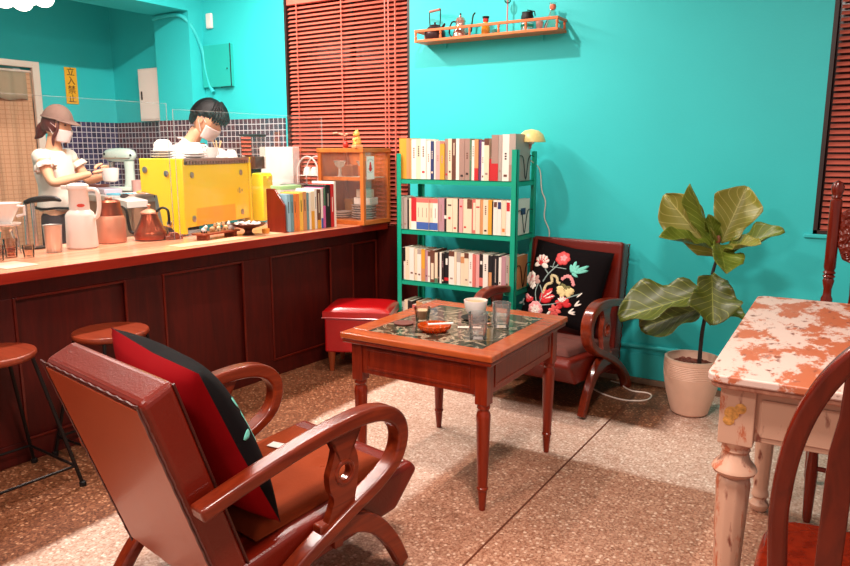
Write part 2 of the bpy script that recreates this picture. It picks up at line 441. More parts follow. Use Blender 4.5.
# warning sign
YEL = mat('sign_yellow', rgb(244, 178, 40), .5, var=.03)
t = thing('wall_sign', 'narrow yellow paper sign with four black characters on the teal wall', 'sign', (XL + .004, 3.845, 1.79))
MB().box(0, .004, -.055, .055, 0, .305).build('paper', YEL, t, smooth=0)
def text_part(txt, size, M, material, parent, name='lettering', ext=.0008, align='CENTER', name2=None):
    cu = bpy.data.curves.new('t', 'FONT'); cu.body = txt; cu.size = size; cu.align_x = align; cu.align_y = 'CENTER'; cu.extrude = ext
    to = bpy.data.objects.new('t', cu); COL.objects.link(to)
    dg = bpy.context.evaluated_depsgraph_get(); dg.update()
    me = bpy.data.meshes.new_from_object(to.evaluated_get(dg))
    bpy.data.objects.remove(to)
    me.transform(M); me.materials.clear(); me.materials.append(material)
    o = bpy.data.objects.new(name, me); COL.objects.link(o); o.parent = parent
    return o
MW = Matrix(((0, 0, 1, .0046), (1, 0, 0, 0), (0, 1, 0, 0), (0, 0, 0, 1)))   # text x -> +y, text y -> +z, normal +x
for i, ch in enumerate('立入禁止'):
    text_part(ch, .075, Matrix.Translation((0, 0, .265 - i * .075)) @ MW, mat('sign_ink', rgb(70, 20, 12), .6), t, 'character')
# curtain
def cloth_mat(name, c1, c2, sc):
    m, nt, b, out = newmat(name); N, L = nt.nodes, nt.links
    tc = N.new('ShaderNodeTexCoord'); sx = N.new('ShaderNodeSeparateXYZ'); L.new(tc.outputs['Object'], sx.inputs[0])
    outs = []
    for ax in (1, 2):
        q = N.new('ShaderNodeMath'); q.operation = 'MULTIPLY'; q.inputs[1].default_value = sc; L.new(sx.outputs[ax], q.inputs[0])
        f = N.new('ShaderNodeMath'); f.operation = 'FRACT'; L.new(q.outputs[0], f.inputs[0])
        c = N.new('ShaderNodeMath'); c.operation = 'LESS_THAN'; c.inputs[1].default_value = .16; L.new(f.outputs[0], c.inputs[0]); outs.append(c.outputs[0])
    a = N.new('ShaderNodeMath'); a.operation = 'MAXIMUM'; L.new(outs[0], a.inputs[0]); L.new(outs[1], a.inputs[1])
    mx = N.new('ShaderNodeMix'); mx.data_type = 'RGBA'; L.new(a.outputs[0], mx.inputs[0]); mx.inputs[6].default_value = c1; mx.inputs[7].default_value = c2
    L.new(mx.outputs[2], b.inputs['Base Color']); b.inputs['Roughness'].default_value = .9
    return m
CURT = cloth_mat('check_linen', rgb(206, 158, 122), rgb(186, 134, 98), 28)
VAL = mat('valance_cloth', rgb(168, 148, 122), .9, var=.05)
t = thing('door_curtain', 'beige checked curtain with olive valance hanging in the kitchen doorway', 'curtain', (XL - .03, (DY0 + DY1) / 2, 0))
W2 = (DY1 - DY0) / 2
def cf(u, v):
    y = -W2 + 2 * W2 * u; z = .12 + 1.9 * v
    return Vector((.018 * math.sin(u * 34) + .01 * math.sin(u * 13 + 2 * v), y, z))
MB().grid(cf, 120, 12).build('curtain_cloth', CURT, t, solid=.003, smooth=60)
def vf(u, v):
    return Vector((.028 + .008 * math.sin(u * 50), -W2 + 2 * W2 * u, 1.80 + .22 * v + .008 * math.sin(u * 30) * (1 - v)))
MB().grid(vf, 100, 4).build('valance', VAL, t, solid=.003, smooth=60)
MB().tube([(.02, -W2, 2.03), (.02, W2, 2.03)], .01, 8).build('rod', DOORF, t)
# glowing scalloped ceiling lamp
LAMP = mat('lamp_glow', rgb(255, 225, 215), .5, emit=7, var=0)
t = thing('ceiling_lamp', 'glowing white scalloped lamp hanging over the kitchen at top left', 'lamp', (-4.80, 2.50, 2.315))
b = MB()
for k in range(7):
    b.ball((-.12, -.36 + k * .12, .045), .062, 14, 10, (1, 1.05, .9)); b.ball((.12, -.36 + k * .12, .045), .062, 14, 10, (1, 1.05, .9))
b.box(-.12, .12, -.38, .38, .02, .075)
b.build('glass_shade', LAMP, t)
MB().box(-.15, .15, -.41, .41, .09, .12).build('base_plate', WHITE, t, bevel=.01)
MB().tube([(0, -.2, .12), (0, -.2, .58)], .008, 8).build('stem', WHITE, t)
MB().tube([(0, .2, .12), (0, .2, .58)], .008, 8).build('stem', WHITE, t)
# ------------------------------------------------------------ the bar counter
CY0, CY1 = 0.15, 4.225
t = thing('bar_counter', 'long dark red wooden bar counter with panelled front along the left', 'counter', (-3.45, 2.2, 0))
THc = R(-2.7); pvx, pvy = -3.072, 1.58
t.rotation_euler = (0, 0, THc); t.location = (pvx + (-3.45 - pvx) * math.cos(THc) - (2.2 - pvy) * math.sin(THc), pvy + (-3.45 - pvx) * math.sin(THc) + (2.2 - pvy) * math.cos(THc), 0)
def L_(x, y): return x + 3.45, y - 2.2
b = MB(); x0, x1 = L_(-3.80, 0)[0], L_(-3.19, 0)[0]; b.box(x0, x1, CY0 + .03 - 2.2, CY1 - 2.2, 0, .845); b.build('body', DARKWOOD, t, smooth=0)
b = MB(); b.box(L_(-3.80, 0)[0], L_(-3.08, 0)[0], CY0 - 2.2, CY1 - 2.2, .846, .89); b.build('countertop', TOPWOOD, t, smooth=0, bevel=.004)
MB().box(L_(-3.079, 0)[0], L_(-3.066, 0)[0], CY0 - 2.2, CY1 - 2.2, .842, .8895).build('edge_strip', SEDGE, t, smooth=0, bevel=.003)
b = MB(); xf = L_(-3.17, 0)[0]
b.box(xf - .015, xf, CY0 + .03 - 2.2, CY1 - 2.2, 0, .10); b.box(xf - .015, xf, CY0 + .03 - 2.2, CY1 - 2.2, .76, .845)
ys = [0.18, 0.67, .89, 1.44, 1.66, 2.21, 2.42, 2.97, 3.18, 3.73, 3.95, 4.222]
for i in range(1, len(ys) - 1, 2): b.box(xf - .0148, xf - .0002, ys[i] - 2.2, ys[i + 1] - 2.2, .10, .76)
b.build('front_frame', DARKWOOD, t, smooth=0, bevel=.003)
MOULD = wood('moulding_wood', rgb(76, 12, 5), rgb(112, 28, 12), 'Z', .3, 6, .4)
for i in range(0, len(ys), 2):
    a, c = ys[i] - 2.2, ys[i + 1] - 2.2
    b = MB(); w = .012
    b.box(xf - .006, xf + .006, a, a + w, .10, .76); b.box(xf - .006, xf + .006, c - w, c, .10, .76)
    b.box(xf - .006, xf + .006, a + w, c - w, .10, .10 + w); b.box(xf - .006, xf + .006, a + w, c - w, .76 - w, .76)
    b.build('panel_moulding', MOULD, t, smooth=0, bevel=.003)
# acrylic screens
ACR = clear_sheet('acrylic', (.985, .99, .99, 1), .03, .012)
ACRE = clear_sheet('acrylic_edge', (.97, .98, .98, 1), .1, .22)
def screen(label, x, y0, y1, z1):
    t = thing('acrylic_screen', label, 'screen', (x, y0, .89), group=None)
    MB().box(-.0025, .0025, 0, y1 - y0, 0.0005, z1 - .89).build('sheet', ACR, t, smooth=0)
    b = MB(); b.box(-.0027, .0027, 0, y1 - y0, z1 - .8915, z1 - .8897); b.box(-.0027, .0027, -.0015, .0005, 0.0005, z1 - .89); b.box(-.0027, .0027, y1 - y0 - .0005, y1 - y0 + .0015, 0.0005, z1 - .89)
    b.build('sheet_edge', ACRE, t, smooth=0)
    return t
screen('clear acrylic screen standing on the counter in front of the woman', -3.40, 0.5, 2.735, 1.652)
screen('clear acrylic screen standing on the counter in front of the espresso machine', -3.36, 2.745, 4.02, 1.62)

# ------------------------------------------------------------ kitchen worktop
STONE = mat('white_worktop', rgb(232, 214, 204), .3, var=.04)
t = thing('kitchen_worktop', 'white kitchen worktop in the tiled corner behind the counter', 'worktop', (-5.2, 3.7, 0))
pl = [(-5.98, 3.62), (-5.01, 3.40), (-4.36, 3.13), (-4.36, 3.30), (-4.78, 3.50), (-4.85, 4.11), (-5.23, 4.11), (-5.23, 4.25), (-5.98, 4.25)]
pl = [(a + 5.2, c - 3.7) for a, c in pl]
MB().prism(pl, 1.0, 1.05, 'xy').build('slab', STONE, t, smooth=0, bevel=.004)
pl2 = [(-5.96, 3.68), (-5.01, 3.47), (-4.42, 3.2), (-4.80, 3.5), (-4.88, 4.09), (-5.25, 4.09), (-5.25, 4.24), (-5.96, 4.24)]
MB().prism([(a + 5.2, c - 3.7) for a, c in pl2], 0, 1.0, 'xy').build('cabinet', mat('cabinet_beige', rgb(206, 150, 118), .5), t, smooth=0)

# stand mixer (mint)
MINT = mat('mint_enamel', rgb(212, 228, 216), .2, var=.02, coat=.6)
t = thing('stand_mixer', 'pale mint stand mixer on the white worktop by the tiles', 'mixer', (-5.36, 3.86, 1.06), R(10)); t.scale = (.86, .86, .98)
b = MB(); b.prism([(-.22, -.07), (-.25, 0), (-.22, .07), (.08, .07), (.11, .05), (.11, -.05), (.08, -.07)], 0.0, .035, 'xy'); b.build('base', MINT, t, bevel=.012, bseg=3)
b = MB(); b.lathe([(.06, .03), (.048, .08), (.043, .18), (.05, .25)], (.05, 0, 0), 20, sx=1.1, sy=.9); b.build('column', MINT, t)
b = MB(); Mh = Matrix.Translation((-.055, 0, .30)) @ Matrix.Rotation(R(90), 4, 'Y')
b.lathe([(.005, -.19), (.035, -.185), (.055, -.15), (.064, -.08), (.066, 0), (.062, .1), (.048, .16), (.02, .185), (.004, .19)], (0, 0, 0), 24, Mh, sx=.92, sy=1)
b.build('motor_head', MINT, t)
b = MB(); b.lathe([(.0665, -.01), (.0668, .01)], (0, 0, 0), 24, Matrix.Translation((-.055, 0, .285)) @ Matrix.Rotation(R(90), 4, 'Y'), sx=.1, sy=1); b.box(-.23, .1, -.0655, .0655, .272, .279); b.build('trim_band', CHROME, t)
b = MB(); b.lathe([(.03, .0), (.028, .04)], (-.17, 0, .2), 16); b.tube([(-.17, 0, .22), (-.17, 0, .12)], .008, 8)
for k in range(6):
    a = PI * k / 6
    b.tube([(-.17 + .03 * math.sin(q) * math.cos(a), .03 * math.sin(q) * math.sin(a), .15 - .05 * (1 - math.cos(q)) * .5 * 1.6) for q in [PI * 2 * i / 14 for i in range(14)]], .0012, 5, True)
b.build('whisk', CHROME, t)
for s in (-1, 1): MB().ball((-.20, s * .055, .31), .012, 10, 6).build('knob', BLACK, t)
MB().ball((.12, -.05, .30), .01, 8, 6).build('power_knob', BLACK, t)
# bits on the worktop
def simple(name, mb, m, label, cat, loc, rz=0, group=None, bevel=0, smooth=35):
    o = mb.build(name, m, loc=loc, rotz=rz, bevel=bevel, smooth=smooth); tag(o, label, cat, group); return o
BLUE = mat('pale_blue', rgb(110, 190, 215), .5)
simple('folded_cloth', MB().prism([(-.09, -.05), (.08, -.055), (.10, .04), (-.06, .06)], 0, .015, 'xy'), BLUE, 'folded pale blue cloth at the front of the white worktop', 'cloth', (-5.02, 3.55, 1.05), .3, bevel=.005)
simple('tray', MB().lathe([(.001, 0), (.13, 0), (.15, .018), (.146, .018), (.128, .005), (.001, .005)], seg=28), mat('white_tray', rgb(235, 222, 214), .3), 'round white plate with crumbs lying on the white worktop', 'plate', (-4.86, 3.62, 1.05))
for i, (x, y, r, c, lb) in enumerate(((-4.78, 3.42, .028, rgb(60, 34, 26), 'small dark chocolate lump on the worktop edge nearest the yellow machine'), (-4.70, 3.35, .024, rgb(44, 30, 30), 'smallest dark lump on the worktop beside the chocolate lump'), (-4.92, 3.66, .03, rgb(230, 190, 90), 'yellow pastry piece on the white plate'), (-4.82, 3.60, .026, rgb(214, 150, 110), 'tan pastry piece on the white plate'))):
    z = 1.05 if i < 2 else 1.056
    simple('pastry', MB().ball((0, 0, r * .45), r, 10, 7, (1.3, .9, .45)), mat('pastry%d' % i, c, .7), lb, 'food', (x, y, z))
simple('storage_tray', MB().box(-.13, .13, -.07, .07, 0, .045), mat('lilac_plastic', rgb(206, 190, 204), .35), 'pale lilac plastic tray beside the mixer base', 'tray', (-5.27, 3.62, 1.05), -.3, bevel=.01)
simple('utensil_jar', MB().lathe([(.04, 0), (.045, .1), (.04, .1), (.035, .01), (.001, .01)], seg=18), mat('blush', rgb(214, 160, 150), .4), 'small dark jar of utensils on the worktop near the woman', 'jar', (-5.22, 3.86, 1.05))
simple('glass_bowl', MB().lathe([(.03, 0), (.075, .03), (.085, .065), (.08, .065), (.07, .035), (.001, .012)], seg=20), mat('brown_bowl', rgb(120, 60, 50), .3), 'small brown bowl on the worktop under the woman\'s hands', 'bowl', (-5.50, 3.70, 1.05))

# ------------------------------------------------------------ espresso machine
YLW = mat('machine_yellow', rgb(255, 216, 30), .4, var=.02, coat=.5)
YLW2 = mat('machine_yellow_side', rgb(255, 234, 24), .4, var=.02, coat=.5)
STEEL = mat('brushed_steel', rgb(180, 172, 170), .3, metal=.9, var=.06, vscale=30)
ML = .755; MD = .25; MZ = .93
t = thing('espresso_machine', 'bright yellow espresso machine seen from the back on the counter', 'coffee machine', (-3.455, 2.865, .89), R(14)); t.scale = (1, 1, 1.09)
# local: y along the back panel, -x away from the customers
b = MB(); b.box(-MD + .02, -.03, .03, ML - .03, .06, .40); b.build('body', STEEL, t, bevel=.006)
b = MB(); b.box(-.03, -.01, .025, ML - .025, .045, .385); b.build('back_panel', YLW, t, bevel=.004)
b = MB(); b.prism([(-MD - .05, .42), (0, .42), (0, .012), (-.07, .012), (-.10, .045), (-MD + .09, .055), (-MD + .06, .22), (-MD - .05, .24)], 0, .022, 'xz'); b.build('side_panel', YLW, t, bevel=.004)
b = MB(); b.prism([(-MD - .05, .42), (0, .42), (0, .012), (-.07, .012), (-.10, .045), (-MD + .09, .055), (-MD + .06, .22), (-MD - .05, .24)], ML - .022, ML, 'xz'); b.build('side_panel', YLW, t, bevel=.004)
b = MB(); b.box(-MD, .0, .022, ML - .022, .405, .42)
for k in range(24): b.box(-.006, .001, .05 + k * .03, .065 + k * .03, .388, .406)
b.build('cup_rail', STEEL, t, smooth=0)
def bolt(p, ax):
    b = MB(); M = Matrix.Translation(p) @ Matrix.Rotation(R(90), 4, ax)
    b.lathe([(.017, -.004), (.017, .004), (.011, .007), (.001, .007)], (0, 0, 0), 16, M); return b
for y, z in ((.10, .33), (ML - .12, .33), (.10, .09), (ML - .12, .09)): bolt((-.008, y, z), 'Y').build('bolt', STEEL, t)
for x, z in ((-.11, .34), (-.11, .07), (-MD - .01, .36)): bolt((x, -.002, z), 'X').build('bolt', STEEL, t)
for k, (y, z) in enumerate(((ML - .155, .235), (ML - .142, .235), (ML - .129, .235), (ML - .113, .235), (ML - .155, .215), (ML - .140, .215), (ML - .113, .215))):
    pass
b = MB()
for y, w, z in ((ML - .165, .006, .222), (ML - .150, .018, .232), (ML - .150, .022, .215), (ML - .118, .016, .222)): b.box(-.0105, -.009, y, y + w, z - .008, z + .008)
b.build('badge', mat('badge_grey', rgb(186, 160, 90), .5), t, smooth=0)
AMB = mat('amber_label', rgb(246, 178, 30), .4)
MB().box(-.0105, -.0095, .13, ML - .20, .05, .145).build('lower_plate', AMB, t, smooth=0)
for x in (-.05, -MD + .06):
    for y in (.06, ML - .06): MB().lathe([(.022, 0), (.018, .012), (.018, .07)], (x, y, 0), 14).build('foot', STEEL, t)
for y in (.25, .55):
    b = MB(); b.lathe([(.035, .2), (.035, .25)], (-MD - .02, y, 0), 16); b.tube([(-MD - .03, y, .215), (-MD - .15, y, .20)], .012, 8); b.build('portafilter', BLACK, t)
# yellow low guard plate at its far end
t2 = thing('coffee_grinder', 'yellow bodied coffee grinder with clear hopper of beans beside the espresso machine', 'grinder', (-3.67, 3.70, .89), R(14))
b = MB(); b.prism([(-.03, .02), (.055, .02), (.06, .06), (.06, .33), (.045, .35), (-.02, .35), (-.03, .32)], -.055, .085, 'xz'); b.build('body', YLW2, t2, bevel=.006)
for z in (.31, .08): bolt((.0605, .02, z), 'Y').build('bolt', YLW, t2)
b = MB(); b.box(-.16, -.03, -.05, .05, 0.0, .3); b.build('motor_case', STEEL, t2, bevel=.01)
b = MB(); b.lathe([(.035, .30), (.035, .34), (.05, .355), (.05, .375)], (-.07, .06, 0), 20); b.build('collar', STEELD, t2)
GLS = clear_sheet('hopper_clear', (.93, .88, .84, 1), .12)
MB().box(-.125, -.015, -.01, .13, .375, .60).build('hopper', GLS, t2, smooth=0, bevel=.004)
MB().box(-.118, -.022, -.003, .123, .378, .462).build('beans', mat('beans', rgb(150, 78, 40), .5, var=.5, vscale=120, bump=1, bscale=150), t2, smooth=0)
MB().box(-.132, -.008, -.018, .138, .60, .615).build('hopper_lid', BLACK, t2, smooth=0, bevel=.003)
# white boxes and rack behind the machine
simple('knock_box', MB().box(-.08, .08, -.06, .06, 0, .265), STEEL, 'boxy brushed steel unit between the yellow grinder and the rack', 'appliance', (-3.62, 4.00, .89), bevel=.008)
simple('back_carton', MB().box(-.17, .17, -.04, .04, 0, .52), mat('white_board', rgb(244, 232, 226), .6, var=.02), 'tall white board leaning behind the grinder against the tiles', 'board', (-3.93, 4.19, .9), bevel=.004)
t = thing('cup_rack', 'white wire rack with an arched end holding upturned cups before the blind', 'rack', (-3.60, 4.185, .89))
WIRE = mat('white_wire', rgb(238, 222, 216), .35)
for y in (-.05, .05):
    MB().tube([(-.10, y, 0)] + [(-.10 + .20 * (1 - math.cos(PI * k / 12)) / 2 * 1.0, y, .34 + .12 * math.sin(PI * k / 12)) for k in range(13)] + [(.10, y, 0)], .006, 8).build('arch', WIRE, t)
b = MB()
for k in range(6): b.tube([(-.10, -.05 + .02 * k, .32), (.13, -.05 + .02 * k, .32)], .003, 6)
for k in range(6): b.tube([(-.10, -.05 + .02 * k, .12), (.13, -.05 + .02 * k, .12)], .003, 6)
b.build('wire_deck', WIRE, t)
cupb = lambda r, h: MB().lathe([(r * .55, 0), (r * .62, .004), (r * .85, h * .4), (r, h), (r * .94, h), (r * .8, h * .4), (r * .5, .008), (.001, .008)], seg=20)
UPC = mat('porcelain', rgb(240, 228, 222), .2, var=.02, coat=.5)
Mflip = lambda h: Matrix.Translation((0, 0, h)) @ Matrix.Rotation(PI, 4, 'X')
for i, x in enumerate((-3.63, -3.56, -3.49)):
    mb = cupb(.036, .06); mb.xf(Mflip(.06)); nm = ('left', 'middle', 'right')[i]
    simple('upturned_cup', mb, UPC, 'upturned white cup, %s one of three on the wire rack' % nm, 'cup', (x, 4.17, 1.2135), group='upturned cups on the wire rack')
simple('cloth_stack', MB().box(-.1, .1, -.045, .045, 0, .10), UPC, 'small white box in front of the wire rack', 'box', (-3.42, 4.03, .89), bevel=.012)

# cups and saucers on top of the machine
def onmach(x, y, z): # local machine coordinates -> world
    a = R(14); return (-3.455 + x * math.cos(a) - y * math.sin(a), 2.865 + x * math.sin(a) + y * math.cos(a), .89 + z * 1.09)
def saucer(r): return MB().lathe([(r * .45, 0), (r * .5, .002), (r, .012), (r, .015), (r * .5, .006), (.001, .006)], seg=24)
zt = .42
for s, (x, y, n, nm) in enumerate(((-.19, .09, 3, 'leftmost'), (-.09, .25, 2, 'middle'), (-.20, .38, 2, 'rear'))):
    for k in range(n):
        lb = 'white saucer, %s of the %s saucer stack on the yellow machine' % (('lowest', 'second', 'third', 'topmost')[k] if k < n - 1 else 'topmost', nm)
        simple('saucer', saucer(.075), UPC, lb, 'saucer', tuple(Vector(onmach(x, y, zt + .0007)) + Vector((0, 0, k * .0155))), group='saucers stacked on the espresso machine')
def bigcup(i, pos, lb, r=.05, h=.06, flip=True):
    t = thing('coffee_cup', lb, 'cup', pos, R(30 * i), group='cups on the espresso machine')
    mb = cupb(r, h)
    if flip: mb.xf(Mflip(h))
    mb.build('bowl', UPC, t)
    zz = h * .5
    MB().tube([(r * .8, 0, zz + .016), (r * 1.25, 0, zz + .014), (r * 1.42, 0, zz), (r * 1.2, 0, zz - .014), (r * .72, 0, zz - .016)], .005, 6).build('handle', UPC, t)
bigcup(6, tuple(Vector(onmach(-.19, .09, zt + .001)) + Vector((0, 0, .047))), 'upturned white cup on the leftmost saucer stack of the yellow machine', .06, .062)
bigcup(1, tuple(Vector(onmach(-.09, .25, zt + .001)) + Vector((0, 0, .0315))), 'upturned white cup on the middle saucer stack of the yellow machine', .062, .062)
bigcup(2, tuple(Vector(onmach(-.20, .38, zt + .001)) + Vector((0, 0, .0315))), 'upturned white cup on the rear saucer stack of the yellow machine', .058, .06)
bigcup(3, onmach(-.08, .42, zt + .001), 'blush white cup standing right of the middle saucer stack', .045, .065, False)
bigcup(4, onmach(-.09, .54, zt + .001), 'white cup standing fifth along the top of the yellow machine', .045, .05, True)
bigcup(5, onmach(-.09, .66, zt + .001), 'white cup nearest the grinder end of the yellow machine', .043, .05, True)
bigcup(6, onmach(-.20, .54, zt + .001), 'white cup on the far edge of the machine top below the man', .045, .06, False)
t = thing('spoon_holder', 'white pot of wooden stirrers on the right end of the yellow machine', 'pot', onmach(-.20, .67, zt + .001))
cupb(.035, .06).build('pot', UPC, t)
for k in range(5): MB().tube([(0, 0, .01), (.03 * math.cos(k * 1.3), .03 * math.sin(k * 1.3), .11)], .003, 6).build('stirrer', mat('stirrer', rgb(214, 170, 120), .6), t)

# ------------------------------------------------------------ things on the counter
def px_(x, y): return (x, y)
# white vacuum jug
JUG = mat('jug_plastic', rgb(238, 214, 204), .35, var=.02, coat=.2)
t = thing('vacuum_jug', 'tall white plastic vacuum jug with red oval badge on the counter', 'jug', (-3.53, 2.25, .8905), R(35))
b = MB(); wv = lambda a, z: 1 + .03 * abs(math.sin(a * 4)) - .015 if z < .16 else 1
b.lathe([(.07, 0), (.076, .006), (.076, .02), (.072, .17), (.066, .185), (.05, .20), (.047, .30), (.05, .305)], (0, 0, 0), 32, wav=wv); b.build('body', JUG, t)
b = MB(); b.lathe([(.053, .305), (.055, .312), (.052, .33), (.03, .338), (.001, .338)], (0, 0, 0), 28); b.prism([(-.03, -.02), (-.085, -.006), (-.085, .006), (-.03, .02)], .306, .326, 'xy'); b.build('lid', JUG, t, bevel=.003)
b = MB(); b.tube(smoothpath([(.045, 0, .305), (.085, 0, .305), (.10, 0, .28), (.102, 0, .22), (.09, 0, .17), (.068, 0, .155)], 5), .011, 10); b.build('handle', JUG, t)
b = MB(); b.lathe([(.0, -.002), (.012, -.002), (.012, .002), (.0, .002)], (0, 0, 0), 20, Matrix.Rotation(R(-60), 4, 'Z') @ Matrix.Translation((.0487, 0, .225)) @ Matrix.Rotation(R(90), 4, 'Y') @ Matrix.Diagonal((.75, 1.6, 1, 1)))
b.build('badge', mat('badge_red', rgb(214, 60, 40), .4), t)
# brushed copper jug behind
COP = mat('copper_brushed', rgb(206, 136, 108), .42, metal=.5, var=.1, vscale=20)
COP2 = mat('copper_aged', rgb(150, 66, 42), .3, metal=.85, var=.2, vscale=20)
t = thing('metal_canister', 'squat copper coloured jug with dark lid between white jug and kettle', 'jug', (-3.60, 2.47, .8905))
MB().lathe([(.075, 0), (.08, .006), (.08, .13), (.072, .15), (.068, .152)], (0, 0, 0), 32).build('body', COP, t)
MB().lathe([(.071, .152), (.062, .20), (.06, .225), (.05, .235), (.001, .237)], (0, 0, 0), 32).build('neck', COP2, t)
MB().box(-.02, .02, -.012, .012, .236, .252).build('lid_tab', COP, t, bevel=.004)
# copper gooseneck kettle
t = thing('gooseneck_kettle', 'small copper gooseneck kettle with fluted body on the counter', 'kettle', (-3.51, 2.66, .8905), R(25)); t.scale = (1.3, 1.3, 1.08)
wf = lambda a, z: 1 + (.018 * math.cos(a * 18) if .055 < z < .12 else 0)
MB().lathe([(.058, 0), (.066, .006), (.07, .03), (.064, .05), (.058, .06), (.046, .09), (.037, .12), (.034, .135), (.038, .14)], (0, 0, 0), 72, wav=wf).build('body', COP2, t)
b = MB(); b.lathe([(.038, .14), (.036, .148), (.018, .16), (.006, .165), (.005, .178), (.009, .184), (.001, .19)], (0, 0, 0), 24); b.build('lid', COP, t)
MB().tube(smoothpath([(-.055, 0, .03), (-.09, 0, .04), (-.10, 0, .09), (-.105, 0, .15), (-.125, 0, .175), (-.145, 0, .165)], 6), [.009 - .005 * i / 30 for i in range(31)], 8).build('spout', STEELD, t)
MB().tube(smoothpath([(.034, 0, .15), (.06, 0, .17), (.085, 0, .16), (.09, 0, .12), (.088, 0, .085)], 6), .006, 8).build('handle', BLACK, t)
# steel tumbler, dripper stand, glass server, siphon
t = thing('measuring_cup', 'shiny steel cup standing next to the white jug at left', 'cup', (-3.50, 2.075, .8905))
MB().lathe([(.035, 0), (.037, .004), (.044, .135), (.046, .138), (.041, .135), (.034, .008), (.001, .008)], (0, 0, 0), 28).build('body', mat('warm_steel', rgb(205, 188, 180), .28, metal=.8, var=.2, vscale=12), t)
t = thing('pour_over_dripper', 'white ceramic pour over dripper on a stand at the left edge', 'coffee dripper', (-3.66, 1.93, .8905))
MB().lathe([(.03, .15), (.032, .155), (.075, .235), (.083, .25), (.078, .25), (.03, .165), (.001, .165)], (0, 0, 0), 30).build('cone', UPC, t)
MB().lathe([(.07, .143), (.072, .15), (.03, .152)], (0, 0, 0), 30).build('flange', UPC, t)
MB().tube([(.07, .03, .235), (.105, .045, .235), (.10, .045, .195), (.06, .03, .185)], .007, 8).build('handle', UPC, t)
b = MB()
for a in (20, 110, 200, 290):
    b.tube([(.062 * math.cos(R(a)), .062 * math.sin(R(a)), .143), (.075 * math.cos(R(a)), .075 * math.sin(R(a)), 0)], .003, 6)
b.tube([(.066 * math.cos(k * PI / 12), .066 * math.sin(k * PI / 12), .14) for k in range(24)], .003, 6, True); b.build('stand', CHROME, t)
DG = clear_sheet('server_glass', (.95, .86, .8, 1), .16)
t = thing('glass_server', 'clear glass coffee server under the white dripper', 'server', (-3.66, 1.93, .8905))
MB().lathe([(.04, .001), (.05, .01), (.052, .05), (.035, .085), (.03, .11), (.036, .12)], (0, 0, 0), 24, caps=False).build('bowl', DG, t)
MB().lathe([(.001, .004), (.046, .008), (.049, .03), (.001, .031)], (0, 0, 0), 24).build('coffee', mat('coffee_orange', rgb(214, 96, 24), .2), t)
t = thing('chrome_stand', 'chrome post with a black handled clamp behind the steel cup', 'stand', (-3.70, 2.10, .8905))
MB().tube([(0, 0, 0), (0, 0, .25)], .011, 12).build('post', CHROME, t)
MB().tube([(-.055, -.015, .02), (-.05, -.01, .24)], .009, 12).build('rear_post', CHROME, t)
MB().tube(smoothpath([(-.03, -.02, .24), (.02, .0, .255), (.10, .05, .262), (.14, .07, .25)], 5), [.012, .012, .013, .014, .015, .016, .017, .017, .017, .016, .015, .014, .012, .01, .008, .006], 10).build('clamp_handle', BLACK, t)
MB().lathe([(.06, 0), (.06, .008), (.02, .012)], (-.02, 0, 0), 24).build('base', STEELD, t)
for i, (x, y, h, r, lb) in enumerate(((-3.43, 1.76, .075, .03, 'small clear glass at the left edge nearest the counter front'), (-3.50, 1.86, .09, .032, 'clear glass beside the dripper stand with an amber base'), (-3.42, 1.90, .06, .028, 'low clear glass between the dripper and steel cup'), (-3.55, 1.76, .10, .03, 'tall clear glass at the left edge behind the small glass'))):
    t = thing('shot_glass', lb, 'glass', (x, y, .8905), group='glasses at the left end of the counter')
    MB().lathe([(r * .8, 0), (r, h), (r * .93, h), (r * .74, .008), (.001, .008)], (0, 0, 0), 20, caps=False).build('glass', DG, t)
    if i == 1: MB().lathe([(.001, .009), (r * .73, .009), (r * .75, .02), (.001, .02)], (0, 0, 0), 16).build('drink', mat('amber_liquid', rgb(190, 80, 30), .2), t)
simple('paper_napkin', MB().prism([(-.10, -.07), (.09, -.08), (.10, .07), (-.09, .08)], 0, .003, 'xy'), mat('napkin', rgb(226, 170, 148), .8), 'thin pale paper lying on the counter at the left edge', 'paper', (-3.25, 1.72, .8905), .1)
# wooden tray with figurines
TRW = wood('tray_wood', rgb(120, 48, 26), rgb(160, 78, 46), 'Y', .4, 8, .2)
t = thing('wooden_riser', 'small wooden riser tray with tiny animal figurines before the yellow machine', 'tray', (-3.255, 2.955, .8905), R(6))
b = MB(); b.box(-.05, .05, -.19, .112, .03, .04); b.build('board', TRW, t, bevel=.002)
for y in (-.15, .08): MB().box(-.04, .04, y - .012, y + .012, 0, .03).build('foot', TRW, t, bevel=.002)
def figurine(i, pos, c, lb, ears=True):
    t = thing('animal_figurine', lb, 'figurine', pos, i * 1.1, group='animal figurines on the wooden riser')
    m = mat('figurine%d' % i, c, .4)
    MB().ball((0, 0, .016), .014, 12, 8, (1.3, .9, 1)).build('body', m, t)
    MB().ball((.016, 0, .034), .011, 12, 8).build('head', m, t)
    for s in (-1, 1): MB().ball((.014, s * .007, .045), .0045, 8, 6, (1, 1, 1.4)).build('ear', BLACK if i == 0 else m, t)
    for a, c_ in ((.012, .007), (.012, -.007), (-.012, .007), (-.012, -.007)): MB().tube([(a, c_, .0), (a, c_, .01)], .004, 6).build('leg', BLACK if i == 0 else m, t)
for i, (dy, c, lb) in enumerate(((-.14, rgb(238, 228, 218), 'black and white panda figurine on the left end of the riser'), (-.07, rgb(196, 150, 100), 'tan animal figurine next to the panda on the riser'), (-.02, rgb(226, 196, 150), 'cream animal figurine in the middle of the riser'), (.04, rgb(214, 170, 120), 'sandy animal figurine third from the right on the riser'), (.09, rgb(240, 232, 226), 'white animal figurine on the right end of the riser'))):
    figurine(i, (-3.255 - dy * .104, 2.955 + dy, .9310), c, lb)
